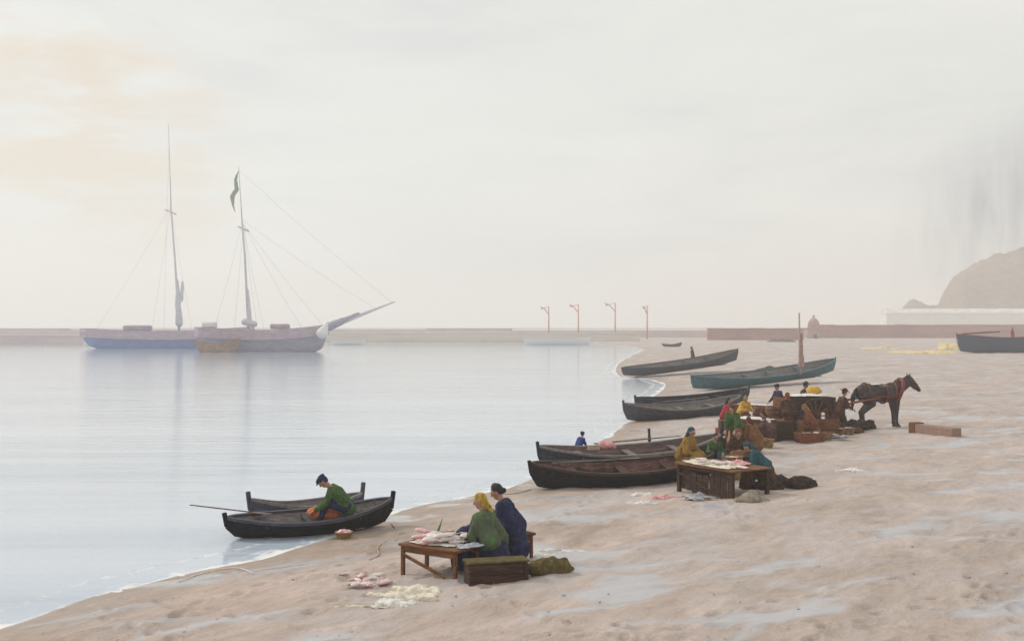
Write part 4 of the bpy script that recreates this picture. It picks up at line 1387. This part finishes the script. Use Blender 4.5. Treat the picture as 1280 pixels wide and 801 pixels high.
def ship(name, label, xs, xb, yw, beam, free, d, hull_m, strake_m, group):
    a, b = W(xs, yw, d), W(xb, yw, d)
    L = (b - a).length
    root = empty(name, Vector(((a.x + b.x) / 2, d, 0)), 0, label, 'ship', group)
    bm, rows = hull_bm(L, beam, free + .8, .9, .5, 1.3, rake=L * .12, lap=.0, full=.30)
    for r in rows:
        top = [r[0], r[-1]]
    # close with a deck
    for r1, r2 in zip(rows, rows[1:]):
        bm.faces.new((r1[0], r1[-1], r2[-1], r2[0]))
    bmesh.ops.translate(bm, verts=bm.verts, vec=(0, 0, -.9))
    sheer = [(r[0].co.copy(), r[-1].co.copy()) for r in rows]
    hull = obj('hull', bm, hull_m, root, True)
    # bulwark
    for q in (0, 1):
        bm = BM()
        prev = None
        for s in sheer:
            p = s[q]
            ring = [bm.verts.new(p + Vector((0, dy, dz))) for dy, dz in ((-.12, -1.1), (.12, -1.1), (.10, .55), (-.10, .55))]
            if prev:
                for k in range(4):
                    bm.faces.new((prev[k], prev[(k + 1) % 4], ring[(k + 1) % 4], ring[k]))
            else: bm.faces.new(ring)
            prev = ring
        bm.faces.new(prev)
        obj('bulwark', bm, strake_m, root)
    return root, L

SG = 'sailing ships at anchor'
d1 = F * H / (439.5 - HY)
d2 = F * H / (435.5 - HY)
S1, L1 = ship('sailing_ship', 'grey sailing ship with long bowsprit and rusty stern', 243, 411, 439.5, 6.0, 3.2, d1, 'hullv', 'hullp', SG)
S2, L2 = ship('sailing_ship', 'bluish sailing ship with the tallest mast, partly behind the ship with the green flag', 100, 318, 435.5, 6.0, 2.9, d2, 'hullb', 'hullp', SG)
def loc_in(root, px, py, d):
    return W(px, py, d) - root.location
def spar(root, name, d, pts, r, m='spar'):
    bm = BM()
    tube(bm, [loc_in(root, x, y, d) for x, y in pts], r, 8)
    return obj(name, bm, m, root, True)
spar(S1, 'mast', d1, [(311, 420), (306, 320), (302, 275)], [.22, .18, .13])
spar(S1, 'topmast', d1, [(303, 285), (298, 208)], [.11, .05])
spar(S1, 'crosstree', d1, [(297, 283), (311, 289)], .16)
spar(S1, 'bowsprit', d1, [(396, 416), (452, 393), (494, 377)], [.42, .3, .08])
bm = BM()
cap(bm, loc_in(S1, 412, 408, d1), loc_in(S1, 448, 394, d1) + v((0, 0, .2)), .75, .3)
obj('furled_jib', remesh(bm, .1, 2, .1, 1), 'hullv', S1, True)
for a, b in (((303, 276), (268, 412)), ((304, 280), (293, 412)), ((305, 282), (378, 411)), ((303, 278), (408, 412)), ((303, 275), (470, 386)), ((298, 212), (490, 378)),
             ((304, 281), (322, 412)), ((304, 281), (330, 412))):
    bm = BM()
    rope_bm(bm, loc_in(S1, *a, d1), loc_in(S1, *b, d1), .045, .2)
    obj('stay', bm, 'spar', S1, True)
bm = BM()
pts = [loc_in(S1, x, y, d1) for x, y in ((298, 214), (294, 225), (296, 236), (290, 246), (291, 256), (294, 266))]
for p_, q_, r0_, r1_ in zip(pts, pts[1:], (.1, .26, .44, .34, .26), (.26, .44, .34, .26, .08)):
    cap(bm, p_, q_, r0_, r1_, 8)
for vv in bm.verts:
    vv.co.y *= .35
fl = remesh(bm, .07, 2, .14, 1.6)
obj('flag', fl, 'flag', S1, True)
bm = BM()
cap(bm, loc_in(S1, 312, 402, d1), loc_in(S1, 310, 362, d1), .42, .14); cap(bm, loc_in(S1, 306, 402, d1), loc_in(S1, 318, 405, d1), .6, .5)
obj('furled_sail', remesh(bm, .1, 2, .1, 1), 'spar', S1, True)
bm = BM()
box(bm, loc_in(S1, 262, 406, d1), (2.2, 2.0, 1.0), bev=.2)
obj('deckhouse', bm, 'white2', S1)
bm = BM()
box(bm, loc_in(S1, 350, 408, d1), (3.0, 2.0, .9), bev=.2)
obj('hatch', bm, 'hullp', S1)
bm = BM()
cap(bm, loc_in(S1, 403, 416, d1 - 2.6), loc_in(S1, 410, 402, d1 - 2.0), 1.0, .12)
obj('white_jib', remesh(bm, .08, 2, .06, 1), 'white', S1, True)
S1['label'] = 'grey sailing ship with long bowsprit and green flag at its mast'
spar(S2, 'mast', d2, [(224, 415), (219, 330), (213, 255)], [.25, .2, .14])
spar(S2, 'topmast', d2, [(214, 270), (210, 155)], [.12, .05])
spar(S2, 'crosstree', d2, [(206, 262), (220, 268)], .14)
bm = BM()
cap(bm, loc_in(S2, 224, 404, d2), loc_in(S2, 221, 350, d2), .75, .3); cap(bm, loc_in(S2, 227, 375, d2), loc_in(S2, 228, 352, d2), .3, .2)
obj('furled_sail', remesh(bm, .1, 2, .12, 1), 'spar', S2, True)
for a, b in (((213, 258), (190, 413)), ((213, 258), (240, 413)), ((211, 170), (205, 413)), ((213, 258), (120, 413))):
    bm = BM()
    rope_bm(bm, loc_in(S2, *a, d2), loc_in(S2, *b, d2), .045, .2)
    obj('stay', bm, 'spar', S2, True)
bm = BM()
box(bm, loc_in(S2, 172, 410, d2), (5, 2.2, 1.1), bev=.25)
obj('deckhouse', bm, 'hullp', S2)
# brown lighter under the stern
boat('lighter', 'rusty brown lighter moored under the stern of the grey ship', W(243, 441, d1 - 5), W(300, 441, d1 - 5), 2.6, 2.0, bow=.9, stern=.5, rock=.3, m='hullr', mi='hullr', mg='hullr', cat='lighter', sink=.5, lapm=.0, rake=2.5)
# small craft
def dinghy(label, x0, x1, py, D, m, sail=None):
    d = F * H / (py - HY)
    a, b = W(x0, py, d), W(x1, py, d)
    r, L = boat('dinghy', label, a, b, 1.6, D, bow=.35, stern=.2, rock=.1, m=m, mi=m, mg=m, thw=2, cat='dinghy', sink=.1, group='small craft on the calm water', lapm=0)
    if sail:
        bm = BM()
        hh = sail
        A = [v((-.9, -.02, D)), v((.9, -.02, D)), v((.15, -.02, hh))]
        top_ = [bm.verts.new(p) for p in A] + [bm.verts.new(p + v((0, .04, 0))) for p in A]
        bm.faces.new(top_[:3]); bm.faces.new(top_[3:][::-1])
        for k in range(3):
            bm.faces.new((top_[k], top_[(k + 1) % 3], top_[3 + (k + 1) % 3], top_[3 + k]))
        obj('sail', bm, 'white', r)
        bm = BM(); tube(bm, [v((.17, .05, .1)), v((.17, .05, hh + .2))], .05, 6); obj('mast', bm, 'spar', r)
    return r
dinghy('pink dinghy with small white sail at the stern of the bluish ship', 104, 128, 432, .6, 'white', 2.0)
dinghy('pale pink dinghy lying ahead of the bowsprit of the grey ship', 414, 456, 431, .9, 'white')
dinghy('long pale dinghy moored before the four red posts', 655, 738, 431, 1.5, 'white')

# ------------------------------------------------------------------ far shore
def quay(name, label, x0, x1, py_base, py_top, m, cat='quay', depth=6, jag=.25, n=24, step=None):
    d = F * H / (py_base - HY)
    xa, xb = (x0 - CX) / F * d, (x1 - CX) / F * d
    zt = H - (py_top - HY) / F * d
    root = empty(name, (xa, d, 0), 0, label, cat)
    bm = BM()
    k = 0
    x = 0
    W_ = xb - xa
    while x < W_ - .01:
        w = min(W_ - x, random.uniform(.03, .09) * W_ + 2)
        h = zt + random.uniform(-jag, jag)
        box(bm, (x + w / 2, depth / 2, h / 2 - .75), (w - .01, depth, h + 1.5), bev=.06)
        x += w
    obj('stone_wall', bm, m, root)
    bm = BM()
    box(bm, (W_ / 2, depth / 2, zt + jag + .08), (W_ + .2, depth + .3, .22), bev=.04)
    obj('coping', bm, m, root)
    return root
quay('quay', 'low pink stone quay at far left beyond the ships', -900, 112, 430.5, 420, 'quayp', jag=.02)
quay('quay', 'long cream stone quay across the bay between ship and sand', 330, 800, 428.6, 416.5, 'quayc', jag=.02, depth=8)
quay('breakwater', 'far lilac breakwater behind the ships and the quay', -900, 1030, 424, 412, mat('lilac_stone', (.60, .48, .48), (.5, .39, .41), (.68, .56, .54), scale=.1, bump=.1), 'breakwater', jag=.3, depth=10)

for i, (x, yt, yb, arm) in enumerate(((686, 383, 418, -11), (723, 380, 418, -12), (769, 378, 419, -14), (809, 382, 420, -6))):
    d = F * H / (426.5 - HY)
    labs = ['leftmost red signal post on the far quay', 'red signal post second from the left on the far quay', 'red signal post with the longest arm on the far quay', 'rightmost red signal post standing past the quay end']
    base = W(x, yb, d)
    root = empty('signal_post', base, 0, labs[i], 'post', 'red posts on the far quay')
    hgt = (yb - yt) / F * d
    bm = BM(); tube(bm, [v((0, 0, -1.5)), v((0, 0, hgt))], [.2, .13], 8)
    obj('pole', bm, 'post', root, True)
    bm = BM()
    al = arm / F * d
    tube(bm, [v((0, 0, hgt * .72)), v((al * .55, 0, hgt * .93)), v((al, 0, hgt * 1.0))], [.14, .12, .08], 6)
    tube(bm, [v((al * .1, 0, hgt * .98)), v((al * .9, 0, hgt * .90))], [.09, .09], 6)
    obj('arm', bm, 'post', root, True)
    bm = BM()
    box(bm, (al * .75, 0, hgt * .93), (.5, .06, .32), bev=.02)
    obj('pennant', bm, 'post', root)

# red wall and kiln at the head of the beach
def wall(name, label, x0, x1, d0, ybase, ytop, m, thick=1.2, n=40, piers=True):
    root = empty(name, (0, 0, 0), 0, label, 'wall')
    bm = BM()
    xa, xb = (x0 - CX) / F * d0, (x1 - CX) / F * d0
    zt = H - (ytop - HY) / F * d0
    bmz = -1.0
    box(bm, ((xa + xb) / 2, d0, (zt + bmz) / 2), (xb - xa, thick, zt - bmz), bev=.05)
    obj('brickwork', bm, m, root)
    bm = BM()
    x = xa
    while x < xb:
        w = random.uniform(3, 9)
        box(bm, (x + w / 2, d0, zt + random.uniform(.05, .22)), (w - .05, thick + .3, random.uniform(.3, .45)), bev=.05)
        x += w
    obj('coping', bm, m, root)
    if piers:
        k = 0
        x = xa + 4
        while x < xb and k < 40:
            bm = BM(); box(bm, (x, d0 - thick * .6, (zt + bmz) / 2), (1.2, .9, zt - bmz + .3), bev=.05)
            obj('pier', bm, m, root)
            x += random.uniform(9, 15); k += 1
    return root
wall('brick_wall', 'long red brick wall closing the beach under the headland', 1020, 1700, 340, 420, 407, 'brick', piers=False)
wall('brick_wall', 'low dull red wall on the sand left of the domed kiln', 884, 1004, 290, 421, 411.5, 'brick', piers=False)
kd = 330
kb = W(1017, 420, kd)
kr = empty('brick_kiln', (kb.x, kd, 0), 0, 'small domed red kiln at the left end of the brick wall', 'kiln')
bm = BM()
lathe(bm, [(1.9, -.5), (1.8, 4.2), (1.6, 5.4), (1.1, 6.3), (.5, 6.7), (.3, 6.7)], seg=24)
obj('dome', bm, 'brick', kr, True)
bm = BM(); lathe(bm, [(.32, 6.6), (.28, 7.4), (.36, 7.4), (.36, 7.6)], seg=12); obj('chimney', bm, 'brick', kr)
bm = BM(); box(bm, (0, -1.9, .9), (.9, .2, 1.9), bev=.05); obj('door', bm, 'dark', kr)

# whitewashed warehouse
wd = 600
wl, wr = W(1108, 400, wd).x, W(1500, 400, wd).x
wz = H - (391 - HY) / F * wd
wh = empty('warehouse', ((wl + wr) / 2, wd, 0), 0, 'long whitewashed warehouse fading in the mist below the headland', 'warehouse')
bm = BM(); box(bm, (0, 5, wz / 2 - .4), (wr - wl, 10, wz + .8), bev=.05); obj('wall', bm, 'white2', wh)
bm = BM()
xx = (wr - wl) / 2 + .4
pr_ = [(-.4, wz), (5, wz + 2.4), (10.4, wz), (10.4, wz - .25), (-.4, wz - .25)]
va = [bm.verts.new((-xx, y, z)) for y, z in pr_]; vb = [bm.verts.new((xx, y, z)) for y, z in pr_]
bm.faces.new(va); bm.faces.new(vb[::-1])
for k in range(5):
    bm.faces.new((va[k], va[(k + 1) % 5], vb[(k + 1) % 5], vb[k]))
obj('roof', bm, mat('pale_slate', (.74, .71, .67), scale=.3, bump=.1), wh)
# headland: terrain
def headland(name, outline, d0, depth, m, seed):
    bm = BM()
    xs = [(x - CX) / F * d0 for x, y in outline]
    zs = [H - (y - HY) / F * d0 for x, y in outline]
    nx, ny = 420, 30
    d0 -= depth / 2
    rows = []
    for j in range(ny + 1):
        t = j / ny
        row = []
        for i in range(nx + 1):
            x = xs[0] + (xs[-1] - xs[0]) * i / nx
            z = np.interp(x, xs, zs)
            prof = math.sin(PI * min(1, t * 1.0)) ** .55
            n = noise.noise(Vector((x * .05 + seed, t * 3, seed))) + .5 * noise.noise(Vector((x * .13, t * 7 + seed, seed)))
            row.append(bm.verts.new((x + n * 1.2, d0 + depth * t - 5 * n, max(-1.5, z * prof * (1 + .06 * n) + 1.6 * prof * (noise.noise(Vector((x * .35, t * 9, seed))) + .6 * noise.noise(Vector((x * .9, t * 15, seed))))))))
        rows.append(row)
    for a, b in zip(rows, rows[1:]):
        for i in range(nx):
            bm.faces.new((a[i], a[i + 1], b[i + 1], b[i]))
    return tag(obj(name, bm, m, None, True), kind='structure')
headland('hills', [(1170, 408), (1179, 386), (1186, 360), (1198, 342), (1216, 331), (1250, 318), (1290, 306), (1400, 290), (1700, 320), (2000, 390), (2100, 408)], 780, 60, m_cliff, 3.1)
headland('hills', [(1118, 404), (1134, 380), (1141, 374), (1154, 380), (1172, 384), (1190, 404)], 800, 30, m_cliff, 8.2)

# pebbles, shells and weed on the near sand
rng = np.random.RandomState(4)
bm = BM()
cnt = 0
while cnt < 500:
    px, py = rng.uniform(-20, 1300), rng.uniform(560, 830)
    d = F * (H - .5) / (py - HY)
    x = (px - CX) / F * d
    z, sd = height([(x, d)])
    if sd[0] < .15:
        continue
    if noise.noise(Vector((x * .5, d * .5, 3))) < -.05 and rng.rand() < .8:
        continue
    s = .006 + .022 * rng.rand() ** 4
    ell(bm, (x, d, z[0] + s * .2), (s * rng.uniform(.8, 1.6), s, s * .6), Matrix.Rotation(rng.uniform(0, 6), 4, 'Z'), 1)
    cnt += 1
tag(obj('shingle', bm, m_stone, None, True), 'small pebbles and shell bits strewn over the near sand', 'pebbles', kind='stuff')

# ------------------------------------------------------------------ air
HD = 0.0013
bm = BM()
box(bm, (0, 0, 24.5), (5200, 5200, 53))
haze = bpy.data.materials.new('haze_air')
haze.use_nodes = True
nd = N(haze)
nd.n.remove(nd.n['Principled BSDF'])
pv = nd('ShaderNodeVolumePrincipled', ins={'Color': (.995, .995, .995, 1), 'Density': HD, 'Anisotropy': .2})
nd.l.new(pv.outputs[0], nd.n['Material Output'].inputs['Volume'])
ho = obj('haze', bm, haze)
tag(ho, 'pale sea haze', 'haze', kind='stuff')

# ------------------------------------------------------------------ sky and sun
SUN_EL, SUN_AZ = 38, -62           # degrees; azimuth from +Y towards +X
w = bpy.data.worlds.new('World')
S.world = w
w.use_nodes = True
nd = N(w)
bg = nd.n['Background']
sky = nd('ShaderNodeTexSky', sky_type='NISHITA', sun_disc=False, sun_elevation=R(SUN_EL), sun_rotation=R(SUN_AZ), altitude=0, air_density=1.0, dust_density=3.0)
tc = nd('ShaderNodeTexCoord').outputs['Generated']
mpw = nd('ShaderNodeMapping', ins={0: tc, 2: (0, R(6), 0), 3: (1, 1, 4.2)})
n1 = nd('ShaderNodeTexNoise', ins={'Vector': mpw.outputs[0], 'Scale': 2.6, 'Detail': 8, 'Roughness': .58, 'Distortion': .4})
n2 = nd('ShaderNodeTexNoise', ins={'Vector': mpw.outputs[0], 'Scale': 7.5, 'Detail': 6, 'Roughness': .6})
cl = ramp(nd, n1.outputs[0], [(.32, (.84, .845, .85)), (.44, (.92, .92, .915)), (.54, (.96, .955, .94)), (.66, (1, .995, .975))])
cl = mixc(nd, 1.0, cl, (9.0, 8.95, 8.45), 'MULTIPLY')
def spot(px, py, rad):
    dv_ = Vector(((px - CX) / F, 1, -(py - HY) / F)).normalized()
    dp = nd('ShaderNodeVectorMath', operation='DOT_PRODUCT', ins={0: tc, 1: dv_})
    return nd('ShaderNodeMapRange', interpolation_type='SMOOTHSTEP', ins={0: dp.outputs['Value'], 1: math.cos(R(rad)), 2: 1.0}).outputs[0]
warm = mathn(nd, 'ADD', mathn(nd, 'MULTIPLY', spot(-40, 90, 9), .9), mathn(nd, 'MULTIPLY', spot(170, 190, 6.5), .75))
warm = mathn(nd, 'MULTIPLY', warm, mathn(nd, 'MULTIPLY_ADD', n2.outputs[0], 5.0, -1.9), clamp=True)
cl = mixc(nd, mathn(nd, 'MULTIPLY', warm, .85), cl, (8.3, 7.1, 5.5))
mps = nd('ShaderNodeMapping', ins={0: tc, 3: (40, 40, 5)})
st = nd('ShaderNodeTexNoise', ins={'Vector': mps.outputs[0], 'Scale': 1.6, 'Detail': 5, 'Roughness': .6})
dk = mathn(nd, 'MULTIPLY', spot(1325, 330, 8.5), mathn(nd, 'MULTIPLY_ADD', st.outputs[0], 2.4, -.5), clamp=True)
cl = mixc(nd, mathn(nd, 'MULTIPLY', dk, .72), cl, (3.2, 3.3, 3.7))
mix = mixc(nd, .86, sky.outputs[0], cl)
nd.l.new(mix, bg.inputs[0])
bg.inputs[1].default_value = .1

sl = bpy.data.lights.new('sun', 'SUN')
sl.energy = 1.5
sl.angle = R(10)
sl.color = (1, .95, .88)
so = bpy.data.objects.new('sun', sl)
az, el = R(SUN_AZ), R(SUN_EL)
sd_ = Vector((math.sin(az) * math.cos(el), math.cos(az) * math.cos(el), math.sin(el)))
so.rotation_euler = (-sd_).to_track_quat('-Z', 'Y').to_euler()
link(so)

# ------------------------------------------------------------------ camera and render
cam = bpy.data.cameras.new('camera')
cam.sensor_width = 36
cam.lens = 36 * F / 1280
cam.clip_end = 8000
co = bpy.data.objects.new('camera', cam)
co.location = (0, 0, H)
co.rotation_euler = (PI / 2 + math.atan((HY - 400.5) / F), 0, 0)
link(co)
S.camera = co
S.view_settings.view_transform = 'Standard'
S.view_settings.look = 'None'
S.view_settings.exposure = .05
S.view_settings.gamma = 1
S.view_settings.use_curve_mapping = False
S.render.engine = 'CYCLES'
cy = S.cycles
cy.volume_bounces = 6
cy.max_bounces = 8
cy.use_denoising = True
cy.use_adaptive_sampling = True
cy.adaptive_threshold = .02
